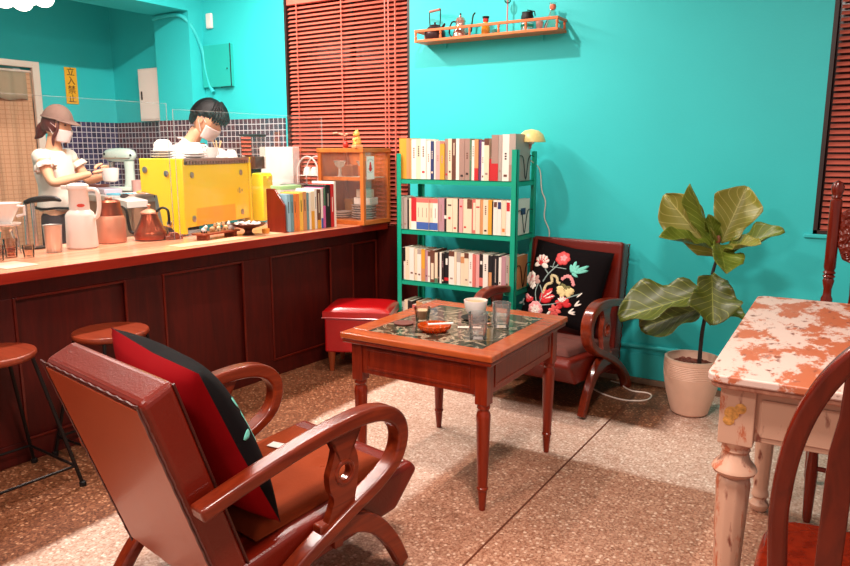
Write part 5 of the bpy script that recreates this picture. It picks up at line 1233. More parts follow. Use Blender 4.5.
def leaf(base, tip, width, normal, curl, m, wav=.02, name='leaf', seed=0):
    # base, tip in plant coordinates; normal: upper side direction
    base = Vector(base); tip = Vector(tip); ax = tip - base; Ln = ax.length; ax.normalize()
    nrm = Vector(normal); nrm = (nrm - ax * nrm.dot(ax)).normalized(); sd = ax.cross(nrm)
    nu, nv = 12, 18; vs_ = []; uvs = []
    for j in range(nv + 1):
        v = j / nv
        wd = width * .88 * (.50 + .30 * math.sin(PI * min(v * 1.9, 1)) * (1 - v) + .78 * math.exp(-((v - .68) / .27) ** 2)) * (math.sqrt(max(0, 1 - (max(0, v - .72) / .285) ** 2)))
        wd *= (0.12 + .88 * min(1, v * 6)) * (1 + .035 * math.sin(v * 23 + seed))
        for i in range(nu + 1):
            u = i / nu * 2 - 1
            cup = abs(u) ** 1.6 * wd * .30
            rip = wav * math.sin(v * 17 + u * 2 + seed) * abs(u) ** 2
            sag = -curl * Ln * v * v
            vs_.append(base + ax * (v * Ln) + sd * (u * wd * .5) + nrm * (cup + rip + sag)); uvs.append((i / nu, v))
    fs = [(j * (nu + 1) + i, j * (nu + 1) + i + 1, (j + 1) * (nu + 1) + i + 1, (j + 1) * (nu + 1) + i) for j in range(nv) for i in range(nu)]
    b = MB(); b.add(vs_, fs)
    o = b.build(name, m, t, solid=.0016, smooth=70, recalc=False)
    uvl = o.data.uv_layers.new(name='UVMap')
    for lp in o.data.loops: uvl.data[lp.index].uv = uvs[lp.vertex_index]
    return o
top = (.09, -.02, .92); X = .745; P_ = lambda x, y, z: (x + X, y - 3.90, z)
leaf((.085, -.01, .86), P_(-.93, 3.84, 1.17), .20, (-.2, -1, .35), .05, LM[1], .012, seed=1)
leaf((.09, -.03, .88), P_(-.79, 3.74, 1.23), .12, (-.8, -.9, .1), .02, LM[0], .006, seed=2)
leaf((.10, -.01, .93), P_(-.55, 3.92, 1.22), .21, (.1, -1, .1), .03, LM[1], .012, seed=3)
leaf((.08, -.04, .90), P_(-.88, 3.62, .99), .13, (0, -.5, 1), .06, LM[0], .01, seed=4)
leaf((.11, -.03, .88), P_(-.36, 3.80, 1.03), .12, (.1, -.7, .9), .05, LM[0], .012, seed=5)
leaf((.10, -.04, .88), P_(-.44, 3.66, .98), .09, (0, -.6, 1), .05, LM[1], .01, seed=6)
leaf((.095, -.04, .93), P_(-.56, 3.60, .84), .15, (.5, -.6, .7), .06, LM[0], .014, seed=7)
leaf((.07, -.02, .68), P_(-1.10, 3.72, .52), .25, (-.35, -.75, .75), .03, LM[2], .02, seed=8)
leaf((.06, .01, .60), P_(-1.02, 3.86, .44), .22, (-.1, -.9, .6), .0, LM[2], .018, seed=9)
leaf((.07, -.03, .77), P_(-.62, 3.70, .55), .22, (.3, -1, .25), .05, LM[2], .02, seed=10)
leaf((.06, .0, .62), P_(-.49, 3.86, .56), .07, (.1, -.6, .8), .03, LM[0], .01, seed=11)
leaf((.09, -.01, .93), P_(-.70, 3.80, 1.08), .07, (.1, -1, .3), .02, LM[0], .006, seed=12)
MB().ball((.09, -.03, .95), .014, 10, 8, (.8, .8, 2)).build('leaf_bud', mat('bud', rgb(140, 80, 50), .6), t)
# ------------------------------------------------------------ distressed white table
def paint_mat(name, amount, tint=(204, 172, 160)):
    m, nt, b, out = newmat(name); N, L = nt.nodes, nt.links
    tc = N.new('ShaderNodeTexCoord'); mp = N.new('ShaderNodeMapping'); mp.inputs['Scale'].default_value = (1, .5, 1) if amount < .55 else (1, 1, .35)
    L.new(tc.outputs['Object'], mp.inputs[0])
    n = N.new('ShaderNodeTexNoise'); n.inputs['Scale'].default_value = 7; n.inputs['Detail'].default_value = 12; n.inputs['Roughness'].default_value = .72; n.inputs['Distortion'].default_value = .15
    L.new(mp.outputs[0], n.inputs['Vector'])
    r = N.new('ShaderNodeValToRGB'); cr = r.color_ramp; cr.elements[0].position = amount - .018; cr.elements[1].position = amount + .018
    cr.elements[0].color = rgb(*tint); cr.elements[1].color = rgb(176, 92, 58)
    if amount < .5:
        pass
    L.new(n.outputs['Fac'], r.inputs[0])
    n2 = N.new('ShaderNodeTexNoise'); n2.inputs['Scale'].default_value = 40; n2.inputs['Detail'].default_value = 8; L.new(mp.outputs[0], n2.inputs['Vector'])
    mr = N.new('ShaderNodeMapRange'); mr.inputs[1].default_value = .60; mr.inputs[2].default_value = .70; L.new(n2.outputs['Fac'], mr.inputs[0])
    mx = N.new('ShaderNodeMix'); mx.data_type = 'RGBA'; L.new(mr.outputs[0], mx.inputs[0]); L.new(r.outputs[0], mx.inputs[6]); mx.inputs[7].default_value = rgb(120, 60, 44)
    L.new(mx.outputs[2], b.inputs['Base Color']); b.inputs['Roughness'].default_value = .45
    bp = N.new('ShaderNodeBump'); bp.inputs['Strength'].default_value = .25; bp.inputs['Distance'].default_value = .004; L.new(n.outputs['Fac'], bp.inputs['Height']); L.new(bp.outputs[0], b.inputs['Normal'])
    return m
PT = paint_mat('worn_paint_top', .51); PS = paint_mat('worn_paint_side', .585, (196, 150, 126))
WT0, WT1, WU0, WU1, WZ = -.335, .62, 1.87, 3.02, .845
wt = Vector(((WT0 + WT1) / 2, (WU0 + WU1) / 2, 0)); TR = R(1.5)
t = thing('farmhouse_table', 'large distressed white painted table with turned fluted legs at right', 'table', wt, TR)
w, d = (WT1 - WT0) / 2, (WU1 - WU0) / 2
def rrect(w, d, r, n=5):
    out = []
    for (cx_, cy_, a0) in ((w - r, d - r, 0), (-w + r, d - r, 90), (-w + r, -d + r, 180), (w - r, -d + r, 270)):
        for k in range(n + 1): a = R(a0 + 90 * k / n); out.append((cx_ + r * math.cos(a), cy_ + r * math.sin(a)))
    return out
MB().prism(rrect(w, d, .035), WZ - .022, WZ, 'xy').build('tabletop', PT, t, bevel=.005, bseg=3, smooth=40)
MB().prism(rrect(w - .008, d - .008, .03), WZ - .036, WZ - .022, 'xy').build('top_edge', wood('edge_worn', rgb(120, 48, 30), rgb(196, 140, 116), 'Y', .5, 8, .1), t, bevel=.003, smooth=40)
for (x0, x1, y0, y1) in ((-w + .05, w - .05, -d + .045, -d + .07), (-w + .05, w - .05, d - .07, d - .045), (-w + .045, -w + .07, -d + .05, d - .05), (w - .07, w - .045, -d + .05, d - .05)):
    MB().box(x0, x1, y0, y1, WZ - .175, WZ - .036).build('apron', PS, t, smooth=0, bevel=.003)
MB().box(-w + .13, w - .13, -d + .041, -d + .0449, WZ - .16, WZ - .06).build('drawer_front', PS, t, smooth=0, bevel=.002)
flut = lambda a, z: 1 - (.05 * abs(math.sin(a * 5)) if .10 < z < .555 else 0)
legs = []
for sx in (-1, 1):
    for sy in (-1, 1):
        cx_, cy_ = sx * (w - .075), sy * (d - .075)
        MB().box(cx_ - .042, cx_ + .042, cy_ - .042, cy_ + .042, WZ - .19, WZ - .036).build('corner_block', PS, t, smooth=0, bevel=.003)
        MB().lathe([(.001, 0), (.022, 0), (.034, .012), (.036, .03), (.026, .045), (.024, .055), (.032, .065), (.03, .08), (.026, .09), (.027, .10), (.043, .54), (.040, .555), (.036, .56), (.052, .57), (.056, .578), (.052, .588), (.038, .605), (.032, .625), (.036, .632), (.034, .64), (.04, .65), (.042, .658)], (cx_, cy_, 0), 80, wav=flut).build('leg', PS, t, smooth=40)
b = MB(); cx_, cy_ = -w + .075, -d + .075
for (y, z, r) in ((.0, .74, .02), (-.012, .755, .014), (.012, .725, .014), (-.006, .715, .014), (.012, .752, .012)): b.ball((cx_ - .0425, cy_ + y, z), r, 10, 7, (.06, 1, 1))
b.build('painted_motif', mat('motif_yellow', rgb(196, 136, 66), .6, var=.7, vscale=120), t)
b = MB()
for (x, z, r) in ((-.012, .74, .018), (.008, .755, .014), (-.018, .72, .014)): b.ball((cx_ + x, cy_ - .0425, z), r, 10, 7, (1, .06, 1))
b.build('painted_motif', MATS['motif_yellow'], t)

# ------------------------------------------------------------ near arched chair
t = thing('dining_chair', 'arch backed red brown wooden chair at the bottom right corner', 'chair', (.088, 1.62, 0), R(3))
sh = [(-.235, .25), (-.24, .0), (-.19, -.21), (.19, -.21), (.24, .0), (.235, .25), (.17, .36), (-.17, .36)]
P = [(p.x, p.y) for p in smoothpath([(a, c, 0) for a, c in sh + sh[:1]], 4)[:-1]]
MB().prism(P, .42, .455, 'xy').build('seat', REDWOOD, t, bevel=.012, bseg=3, smooth=50)
arch = []
for k in range(25):
    a = PI * k / 24; arch.append((-.195 * math.cos(a) * (1 + .0 * k), -.215 - .10 * (math.sin(a) ** .8), .72 + .41 * math.sin(a) ** .85))
arch = [(-.165, -.165, .45), (-.185, -.20, .58)] + arch + [(.185, -.20, .58), (.165, -.165, .45)]
arch = smoothpath(arch, 3)
def flatbar(b, pts, wd, th):   # rectangular bent bar: wide in the plane of the back
    n = len(pts); vs_ = []; fs = []
    for i in range(n):
        tt = (pts[min(i + 1, n - 1)] - pts[max(i - 1, 0)]).normalized(); nb = Vector((0, 1, .2)).normalized(); sd = tt.cross(nb).normalized(); nb = sd.cross(tt).normalized()
        for (p, q) in ((-1, -1), (1, -1), (1, 1), (-1, 1)): vs_.append(pts[i] + sd * wd / 2 * p + nb * th / 2 * q)
    for i in range(n - 1):
        for k in range(4): k2 = (k + 1) % 4; fs.append((i * 4 + k, i * 4 + k2, (i + 1) * 4 + k2, (i + 1) * 4 + k))
    fs += [(3, 2, 1, 0), tuple(range((n - 1) * 4, n * 4))]
    return b.add(vs_, fs)
b = MB(); flatbar(b, arch, .034, .026); b.build('arched_back', REDWOOD, t, bevel=.008, bseg=3, smooth=50)
for x, wd, zt in ((-.108, .042, 1.045), (0, .044, 1.12), (.108, .042, 1.045)):
    k = (zt - .455) / .6
    zz = [0, .04, .12, .62, .74, .86, 1]; ww = [.5, .5, 1, 1, .95, .5, .42]
    b = MB(); vs_ = []; fs = []
    for f, q in zip(zz, ww):
        z = .455 + (zt - .455) * f; y = -.165 - .135 * max(0, (z - .45) / .6) ** 1.0 ; h = wd * q / 2
        vs_ += [(x - h, y - .008, z), (x + h, y - .008, z), (x + h, y + .008, z), (x - h, y + .008, z)]
    for i in range(len(zz) - 1):
        for k_ in range(4): k2 = (k_ + 1) % 4; fs.append((i * 4 + k_, i * 4 + k2, (i + 1) * 4 + k2, (i + 1) * 4 + k_))
    b.add(vs_, fs); b.build('spindle', REDWOOD, t, bevel=.003, smooth=50)
for sx in (-1, 1):
    for sy in (-1, 1): MB().tube([(sx * .17, sy * .15, .42), (sx * .185, sy * .175, .3), (sx * .205, sy * .21, 0.001)], [.018, .021, .014], 14).build('leg', REDWOOD, t)
    MB().tube([(sx * .19, -.185, .2), (sx * .19, .185, .2)], .009, 8).build('stretcher', REDWOOD, t)
MB().tube([(-.19, 0, .2), (.19, 0, .2)], .009, 8).build('stretcher', REDWOOD, t)

# ------------------------------------------------------------ far carved chair (faces the camera)
t = thing('carved_chair', 'tall carved back wooden chair with turned posts behind the white table', 'chair', (.075, 3.12, 0), R(0))
MB().box(-.21, .21, -.22, .20, .46, .49).build('seat', REDWOOD, t, bevel=.01, bseg=3, smooth=0)
ppro = [(.012, 0), (.016, .02), (.02, .3), (.022, .49), (.022, .80), (.016, .815), (.015, .84), (.022, .875), (.018, .885), (.024, .892), (.018, .90), (.024, .908), (.018, .916), (.022, .93), (.022, 1.20), (.017, 1.207), (.02, 1.213), (.017, 1.22), (.022, 1.235), (.024, 1.255), (.016, 1.272), (.001, 1.28)]
for s in (-1, 1): MB().lathe(ppro, (s * .205, .20, 0), 20).build('post', REDWOOD, t)
crest = [(-.185, 1.02), (-.165, .965), (-.13, .95), (-.10, .98), (-.04, .99), (.04, .99), (.10, .98), (.13, .95), (.165, .965), (.185, 1.02), (.185, 1.15), (.13, 1.19), (.06, 1.22), (0, 1.23), (-.06, 1.22), (-.13, 1.19), (-.185, 1.15)]
m_, nt_, bb_, out_ = newmat('carved_wood'); bb_.inputs['Base Color'].default_value = rgb(110, 28, 10); bb_.inputs['Roughness'].default_value = .3
tc_ = nt_.nodes.new('ShaderNodeTexCoord'); vo_ = nt_.nodes.new('ShaderNodeTexVoronoi'); vo_.inputs['Scale'].default_value = 60; nt_.links.new(tc_.outputs['Object'], vo_.inputs['Vector'])
bp_ = nt_.nodes.new('ShaderNodeBump'); bp_.inputs['Strength'].default_value = 1; bp_.inputs['Distance'].default_value = .01; nt_.links.new(vo_.outputs['Distance'], bp_.inputs['Height']); nt_.links.new(bp_.outputs[0], bb_.inputs['Normal'])
MB().prism([(a, c) for a, c in crest], .185, .21, 'xz').build('crest_rail', m_, t, smooth=0, bevel=.006, bseg=3)
b = MB()
for s in (-1, 1):
    b.tube([(s * (.15 - .018 * q / 14 * math.cos(q * .9)) , .183, .985 + .018 * q / 14 * math.sin(q * .9)) for q in range(15)], .004, 6)
    b.tube(smoothpath([(s * .16, .183, 1.03), (s * .12, .183, 1.10), (s * .06, .183, 1.12), (0, .183, 1.06)], 6), .005, 6)
    b.tube(smoothpath([(s * .17, .183, 1.13), (s * .10, .183, 1.17), (s * .03, .183, 1.19)], 6), .004, 6)
b.build('carving', REDWOOD, t)
MB().box(-.19, .19, .19, .21, .62, .66).build('lower_rail', REDWOOD, t, bevel=.004, smooth=0)
for k in range(5): MB().lathe([(.007, 0), (.011, .08), (.007, .16), (.011, .25), (.007, .33)], (-.12 + .06 * k, .20, .66), 12).build('spindle', REDWOOD, t)
for s in (-1, 1): MB().lathe([(.012, 0), (.016, .02), (.022, .2), (.016, .3), (.022, .38), (.022, .46)], (s * .18, -.19, 0), 18).build('leg', REDWOOD, t)
for s in (-1, 1): MB().tube([(s * .19, -.19, .18), (s * .205, .20, .18)], .01, 8).build('stretcher', REDWOOD, t)
MB().tube([(-.18, -.19, .22), (.18, -.19, .22)], .01, 8).build('stretcher', REDWOOD, t)

# ------------------------------------------------------------ people
SKIN = mat('skin', rgb(238, 172, 134), .5, var=.05, spec=.3)
HAIRB = mat('hair_black', rgb(12, 6, 7), .45, spec=.25, var=.3, vscale=40, bump=.5, bscale=120)
HAIRR = mat('hair_brown', rgb(84, 30, 26), .45, var=.3, vscale=30, bump=.3, bscale=100)
MASK = mat('mask_cloth', rgb(236, 208, 202), .8, var=.04)
TEE = mat('tee_cream', rgb(240, 222, 208), .85, var=.04, bump=.2, bscale=18)
PANTS = mat('pants_dark', rgb(46, 30, 34), .8)
def skinmesh(name, chains, material, M, parent=None, sub=2):
    # chains: list of lists of (point, radius or (rx, ry)); a chain may start on an earlier vertex by index ('@', i)
    vs_ = []; es = []; rs = []
    for ch in chains:
        prev = None
        for q in ch:
            if q[0] == '@': prev = q[1]; continue
            vs_.append(q[0]); rs.append(q[1]); i = len(vs_) - 1
            if prev is not None: es.append((prev, i))
            prev = i
    me = bpy.data.meshes.new(name); me.from_pydata([tuple(v) for v in vs_], es, [])
    ob = bpy.data.objects.new(name, me); COL.objects.link(ob)
    md = ob.modifiers.new('Skin', 'SKIN'); md.use_smooth_shade = True; md.branch_smoothing = .6
    me.skin_vertices[0].data[0].use_root = True
    for sv, r in zip(me.skin_vertices[0].data, rs):
        sv.radius = r if isinstance(r, tuple) else (r, r)
    roots = set(); 
    # each separate island needs a root
    par = list(range(len(vs_)))
    def find(a):
        while par[a] != a: a = par[a]
        return a
    for a, c in es: par[find(a)] = find(c)
    seen = set()
    for i in range(len(vs_)):
        f = find(i)
        if f not in seen: seen.add(f); me.skin_vertices[0].data[i].use_root = True
    s2 = ob.modifiers.new('Subsurf', 'SUBSURF'); s2.levels = sub; s2.render_levels = sub
    dg = bpy.context.evaluated_depsgraph_get(); dg.update()
    nm = bpy.data.meshes.new_from_object(ob.evaluated_get(dg))
    bpy.data.objects.remove(ob); bpy.data.meshes.remove(me)
    nm.transform(M); nm.name = name; nm.materials.clear(); nm.materials.append(material)
    nm.polygons.foreach_set('use_smooth', [True] * len(nm.polygons))
    o = bpy.data.objects.new(name, nm); COL.objects.link(o); o.parent = parent
    return o
def hand(w, f, side, n_, curl=.5, L=.085):
    # w wrist, f forward dir, side thumb direction, n_ palm normal (fingers curl towards it): five finger chains and a palm
    w = Vector(w); f = Vector(f).normalized(); side = Vector(side); side = (side - f * side.dot(f)).normalized(); n_ = Vector(n_); n_ = (n_ - f * n_.dot(f) - side * n_.dot(side)).normalized()
    ch = [[(w, (.02, .017)), (w + f * .035, (.032, .014)), (w + f * .075, (.036, .012))]]
    for k, ln in enumerate((.070, .078, .072, .058)):
        b0 = w + f * .065 + side * (.028 - .019 * k); pts = [(b0, .0085)]; a = 0; p = b0 + f * .012
        pts.append((p, .0085))
        for sgm in (.45, .32, .23):
            a += curl * .9; dct = f * math.cos(a) + n_ * math.sin(a); p = p + dct * ln * sgm * 1.0; pts.append((p, .0075 - .001 * (sgm < .3)))
        ch.append(pts)
    p = w + f * .025 + side * .022
    dt = (f * .6 + side * .75 + n_ * .2).normalized(); pts = [(p, .011), (p + dt * .03, .0105)]; d2 = (f * .85 + side * .2 + n_ * .45).normalized(); pts += [(p + dt * .03 + d2 * .028, .009), (p + dt * .03 + d2 * .05, .0075)]
    ch.append(pts)
    return ch
def person(label, loc, rz, spec):
    """spec in local coordinates: +x forward, +y left, z up"""
    M = Matrix.Identity(4)
    return spec(label, loc, rz)
def headgeo(b, c, tilt, M0=Matrix.Identity(4)):
    # head: egg with jaw, nose, ears; face towards +x
    Mh = M0 @ Matrix.Translation(c) @ Matrix.Rotation(tilt, 4, 'Y')
    n0 = len(b.v)
    def hp(u, v):
        th = PI * v; ph = 2 * PI * u
        x = math.sin(th) * math.cos(ph); y = math.sin(th) * math.sin(ph); z = math.cos(th)
        rx, ry, rz_ = .092, .074, .112
        if z < 0: k = 1 - .32 * (-z) ** 1.3; ry *= k; rx *= (1 - .12 * (-z))
        X_ = x * rx; Y_ = y * ry; Z_ = z * rz_
        if x > 0:
            X_ += .008 * math.exp(-((z + .75) / .2) ** 2) * x            # chin
            X_ += .020 * math.exp(-((z + .12) / .13) ** 2 - (y / .16) ** 2) # nose
            X_ -= .008 * math.exp(-((z - .12) / .1) ** 2 - ((abs(y) - .38) / .16) ** 2)  # eye sockets
            X_ += .004 * math.exp(-((z + .45) / .07) ** 2 - (y / .25) ** 2) # lips
        return Vector((X_, Y_, Z_))
    b.grid(hp, 40, 30)
    for s in (-1, 1): b.ball((-.002, s * .074, -.01), .03, 10, 8, (.55, .25, 1))
    b.xf(Mh, n0)
    return Mh
# --- the woman
RG = R(32 - 6)
def join_into(o, mb):
    # merge builder geometry into an existing mesh object (same material)
    bm_ = bmesh.new(); bm_.from_mesh(o.data)
    vv = [bm_.verts.new(v) for v in mb.v]
    for f in mb.f:
        try: fc = bm_.faces.new([vv[i] for i in f]); fc.smooth = True
        except ValueError: pass
    bmesh.ops.recalc_face_normals(bm_, faces=bm_.faces)
    bm_.to_mesh(o.data); bm_.free()
gl = Vector((-5.08, 3.07, 0))
I4 = Matrix.Identity(4)
arms = []
sL, sR = Vector((0.0, .165, 1.385)), Vector((0.0, -.165, 1.385))
def armchain(idx, sh, el, wr): return [('@', idx), (sh, .048), (sh.lerp(el, .5), .042), (el, .036), (el.lerp(wr, .4), .034), (wr, .024)]
# torso indices: 0 pelvis 1 waist 2 chest 3 neckbase 4 neck 5 head
torso = [(Vector((0, 0, .93)), (.10, .08)), (Vector((0, 0, 1.08)), (.115, .09)), (Vector((0.005, 0, 1.26)), (.14, .10)), (Vector((0.0, 0, 1.40)), (.07, .06)), (Vector((.015, 0, 1.47)), .045), (Vector((.03, 0, 1.54)), .05)]
elR = Vector((.12, -.225, 1.165)); wrR = Vector((.345, -.10, 1.235)); elL = Vector((.13, .21, 1.17)); wrL = Vector((.35, .06, 1.21))
legR = [('@', 0), (Vector((0, -.09, .85)), .07), (Vector((.01, -.09, .48)), .055), (Vector((-.01, -.09, .09)), .038), (Vector((.10, -.10, .03)), .032)]
legL = [('@', 0), (Vector((0, .09, .85)), .07), (Vector((.01, .09, .48)), .055), (Vector((-.01, .09, .09)), .038), (Vector((.10, .10, .03)), .032)]
woman = skinmesh('person', [torso, armchain(2, sR, elR, wrR), armchain(2, sL, elL, wrL), legR, legL] + hand(wrR, wrR - elR, (0, .3, 1), (0, 1, 0), .6) + hand(wrL, wrL - elL, (0, -.3, 1), (0, -1, 0), .6), SKIN, I4)
hb = MB(); Mh = headgeo(hb, (.055, 0, 1.575), R(12)); join_into(woman, hb)
woman.location = gl; woman.rotation_euler = (0, 0, RG)
tag(woman, 'person in a grey cap, mask and cream tee working at the back of the kitchen', 'person')
# clothes
tor2 = [(Vector((0, 0, .945)), (.162, .13)), (Vector((0, 0, .99)), (.162, .13)), (Vector((0, 0, 1.08)), (.145, .115)), (Vector((0.005, 0, 1.26)), (.155, .118)), (Vector((0, 0, 1.385)), (.10, .08)), (Vector((.01, 0, 1.425)), (.062, .058))]
def slv(idx, sh, el, f, r0=.062, r1=.066): return [('@', idx), (sh, r0), (sh.lerp(el, f), r1)]
skinmesh('tee_shirt', [tor2, slv(3, sR, elR, .42), slv(3, sL, elL, .42)], TEE, I4, woman)
b = MB()
for s_, e_ in ((sR, elR), (sL, elL)):
    c = s_.lerp(e_, .5); dr = (e_ - s_).normalized(); a_ = dr.cross(Vector((1, 0, 0))).normalized(); c_ = dr.cross(a_)
    n_ = 48; vs_ = []
    for ring, (off, rr) in enumerate(((-.03, .060), (.012, .070))):
        for k in range(n_):
            an = 2 * PI * k / n_; r_ = rr + (.008 * math.sin(an * 9) if ring else 0); vs_.append(c + dr * off + (a_ * math.cos(an) + c_ * math.sin(an)) * r_)
    b.add(vs_, [(k, (k + 1) % n_, n_ + (k + 1) % n_, n_ + k) for k in range(n_)])
b.build('sleeve_ruffle', TEE, woman, solid=.003, smooth=60)
skinmesh('trousers', [[(Vector((0, 0, 1.0)), (.150, .120)), (Vector((0, 0, .90)), (.160, .128))], [('@', 1), (Vector((0, -.09, .82)), .10), (Vector((.01, -.09, .48)), .072), (Vector((-.01, -.09, .10)), .055)], [('@', 1), (Vector((0, .09, .82)), .10), (Vector((.01, .09, .48)), .072), (Vector((-.01, .09, .10)), .055)]], PANTS, I4, woman)
b = MB(); b.tube([(.168 * math.cos(k * PI / 16), .145 * math.sin(k * PI / 16), .985 + .004 * math.sin(k)) for k in range(32)], .010, 6, True); b.build('apron_tie', BLACK, woman)
def shell(Mh, rx, ry, rz_, zlo, fn=None, nu=40, nv=16):
    b = MB()
    def hp(u, v):
        ph = 2 * PI * u; z = 1 - v * (1 - zlo); s_ = math.sqrt(max(0, 1 - z * z)) if abs(z) < 1 else 0
        p = Vector((s_ * math.cos(ph) * rx, s_ * math.sin(ph) * ry, z * rz_))
        if fn: p = fn(p, u, v)
        return Mh @ p
    b.grid(hp, nu, nv); return b
# cap
CAP = mat('cap_taupe', rgb(126, 96, 84), .85, bump=.3, bscale=60)
b = shell(Mh, .108, .092, .122, .12, lambda p, u, v: p + Vector((-.004, 0, .022)))
b.build('cap', CAP, woman, solid=.004, smooth=70)
def brim(u, v):
    a = R(-70 + 140 * u); r0 = 1 + .62 * v * math.cos(a) ** .6 if math.cos(a) > 0 else 1
    return Mh @ Vector((.104 * math.cos(a) * r0, .09 * math.sin(a) * (1 + .1 * v), .043 - .018 * v * math.cos(a)))
MB().grid(brim, 24, 6).build('cap_brim', CAP, woman, solid=.006, smooth=70)
b = MB(); b.tube([Mh @ Vector((.112 * math.cos(k * PI / 16) - .004,   .0955 * math.sin(k * PI / 16), .044)) for k in range(32)], .006, 6, True); b.build('cap_band', CAP, woman)
# hair
def hairfn(p, u, v):
    a = 2 * PI * u; c = math.cos(a)
    if c > .35 and v > .38: p = p * .88
    return p + Vector((-.012, 0, 0))
shell(Mh, .100, .084, .116, -.45, hairfn).build('hair', HAIRR, woman, solid=.006, smooth=70)
b = MB(); q = lambda x, y, z: Mh @ Vector((x, y, z))
b.tube(smoothpath([q(-.08, 0, -.02), q(-.115, 0, -.06), q(-.13, 0, -.10), q(-.16, .0, -.135)], 5), [.035, .04, .042, .042, .042, .04, .038, .036, .034, .03, .028, .022, .018, .012, .008, .003], 10); b.build('ponytail', HAIRR, woman)
for s in (-1, 1):
    b = MB(); b.tube(smoothpath([q(.045, s * .07, .03), q(.05, s * .078, -.03), q(.03, s * .08, -.09), q(.03, s * .07, -.15)], 5), [.010] * 8 + [.012] * 4 + [.01, .008, .005, .002], 8); b.build('hair_strand', HAIRR, woman)
    b = MB(); b.ball(q(.078, s * .034, .012), .010, 10, 8, (.6, 1, .55)); b.build('eye', BLACK, woman)
def maskf(off=.0):
    def f(u, v):
        a = R(-72 + 144 * u); z = -.022 - .088 * v
        k = 1 - .25 * abs(z + .02) / .1
        rx = .106 + off + .010 * math.exp(-((v - .25) / .3) ** 2 - ((u - .5) / .12) ** 2); ry = .080 + off
        return Vector((rx * math.cos(a) ** .8 * (1 - .12 * v ** 2), ry * math.sin(a) * (1 - .22 * v), z - .0))
    return f
mf = maskf(); MB().grid(lambda u, v: Mh @ mf(u, v), 28, 12).build('face_mask', MASK, woman, solid=.003, smooth=70)
b = MB()
for s in (-1, 1): b.tube([Mh @ Vector((.035, s * .078, -.01)), Mh @ Vector((.0, s * .085, .012)), Mh @ Vector((-.012, s * .084, -.02)), Mh @ Vector((.03, s * .075, -.075))], .002, 5)
b.build('mask_loop', MASK, woman)
# what she holds
Wl = Matrix.Translation(gl) @ Matrix.Rotation(RG, 4, 'Z')
simple('mixing_bowl', MB().lathe([(.03, 0), (.05, .01), (.058, .05), (.062, .10), (.057, .10), (.05, .045), (.001, .012)], seg=24), UPC, 'white jug held in the woman\'s hands above the worktop', 'jug', Wl @ Vector((.435, -.02, 1.17)), RG)

# --- the man
RM = R(22)
ml = Vector((-4.47, 3.70, 0))
sL, sR = Vector((0.06, .19, 1.405)), Vector((0.06, -.19, 1.405))
torso = [(Vector((-.03, 0, .95)), (.11, .09)), (Vector((-.02, 0, 1.10)), (.14, .10)), (Vector((0.02, 0, 1.29)), (.165, .115)), (Vector((0.08, 0, 1.44)), (.08, .07)), (Vector((.13, 0, 1.51)), .056), (Vector((.17, 0, 1.57)), .055)]
elR = Vector((.16, -.26, 1.16)); wrR = Vector((.36, -.16, 1.17)); elL = Vector((.16, .26, 1.16)); wrL = Vector((.36, .12, 1.17))
legR = [('@', 0), (Vector((-.03, -.10, .85)), .075), (Vector((-.01, -.10, .48)), .06), (Vector((-.04, -.10, .09)), .04), (Vector((.08, -.11, .03)), .034)]
legL = [('@', 0), (Vector((-.03, .10, .85)), .075), (Vector((-.01, .10, .48)), .06), (Vector((-.04, .10, .09)), .04), (Vector((.08, .11, .03)), .034)]
man = skinmesh('person', [torso, armchain(2, sR, elR, wrR), armchain(2, sL, elL, wrL), legR, legL] + hand(wrR, wrR - elR, (0, .6, .6), (0, .2, -1), .5) + hand(wrL, wrL - elL, (0, -.6, .6), (0, -.2, -1), .5), SKIN, I4)
hb = MB(); HS = Matrix.Diagonal((1.16, 1.16, 1.16, 1)); Mh = Matrix.Translation((.235, 0, 1.625)) @ Matrix.Rotation(R(34), 4, 'Y') @ HS
n0 = 0; headgeo(hb, (0, 0, 0), 0, Mh); join_into(man, hb)
man.location = ml; man.rotation_euler = (0, 0, RM)
tag(man, 'person with short black hair and a mask bent over the yellow machine', 'person')
tor2 = [(Vector((-.03, 0, .80)), (.17, .135)), (Vector((-.03, 0, .90)), (.17, .135)), (Vector((-.02, 0, 1.10)), (.16, .12)), (Vector((0.02, 0, 1.29)), (.182, .132)), (Vector((0.075, 0, 1.43)), (.11, .09)), (Vector((.105, 0, 1.475)), (.073, .068))]
skinmesh('tee_shirt', [tor2, slv(3, sR, elR, .6, .072, .07), slv(3, sL, elL, .6, .072, .07)], mat('tee_white', rgb(244, 230, 222), .85, var=.04, bump=.2, bscale=18), I4, man)
skinmesh('trousers', [[(Vector((-.03, 0, .97)), (.158, .128)), (Vector((-.03, 0, .90)), (.158, .128))], [('@', 1), (Vector((-.03, -.10, .82)), .105), (Vector((-.01, -.10, .48)), .076), (Vector((-.04, -.10, .10)), .058)], [('@', 1), (Vector((-.03, .10, .82)), .105), (Vector((-.01, .10, .48)), .076), (Vector((-.04, .10, .10)), .058)]], PANTS, I4, man)
def hairm(p, u, v):
    a = 2 * PI * u; c = math.cos(a); k = 1
    low = (p.z < .02)
    if c > .15:
        lim = .045
        if p.z < lim: p = Vector((p.x * .74, p.y * .80, max(p.z, .02)))
    elif c > -.35 and p.z < .02: p = Vector((p.x, p.y * .80, max(p.z, .0)))
    elif p.z < -.02: p = Vector((p.x * .95, p.y * .92, p.z))
    n = 1 + .02 * math.sin(a * 14) * v
    return Vector((p.x * n - .006, p.y * n, p.z))
shell(Mh, .112, .094, .132, -.55, hairm, 60, 24).build('hair', HAIRB, man, solid=.006, smooth=70)
b = MB()
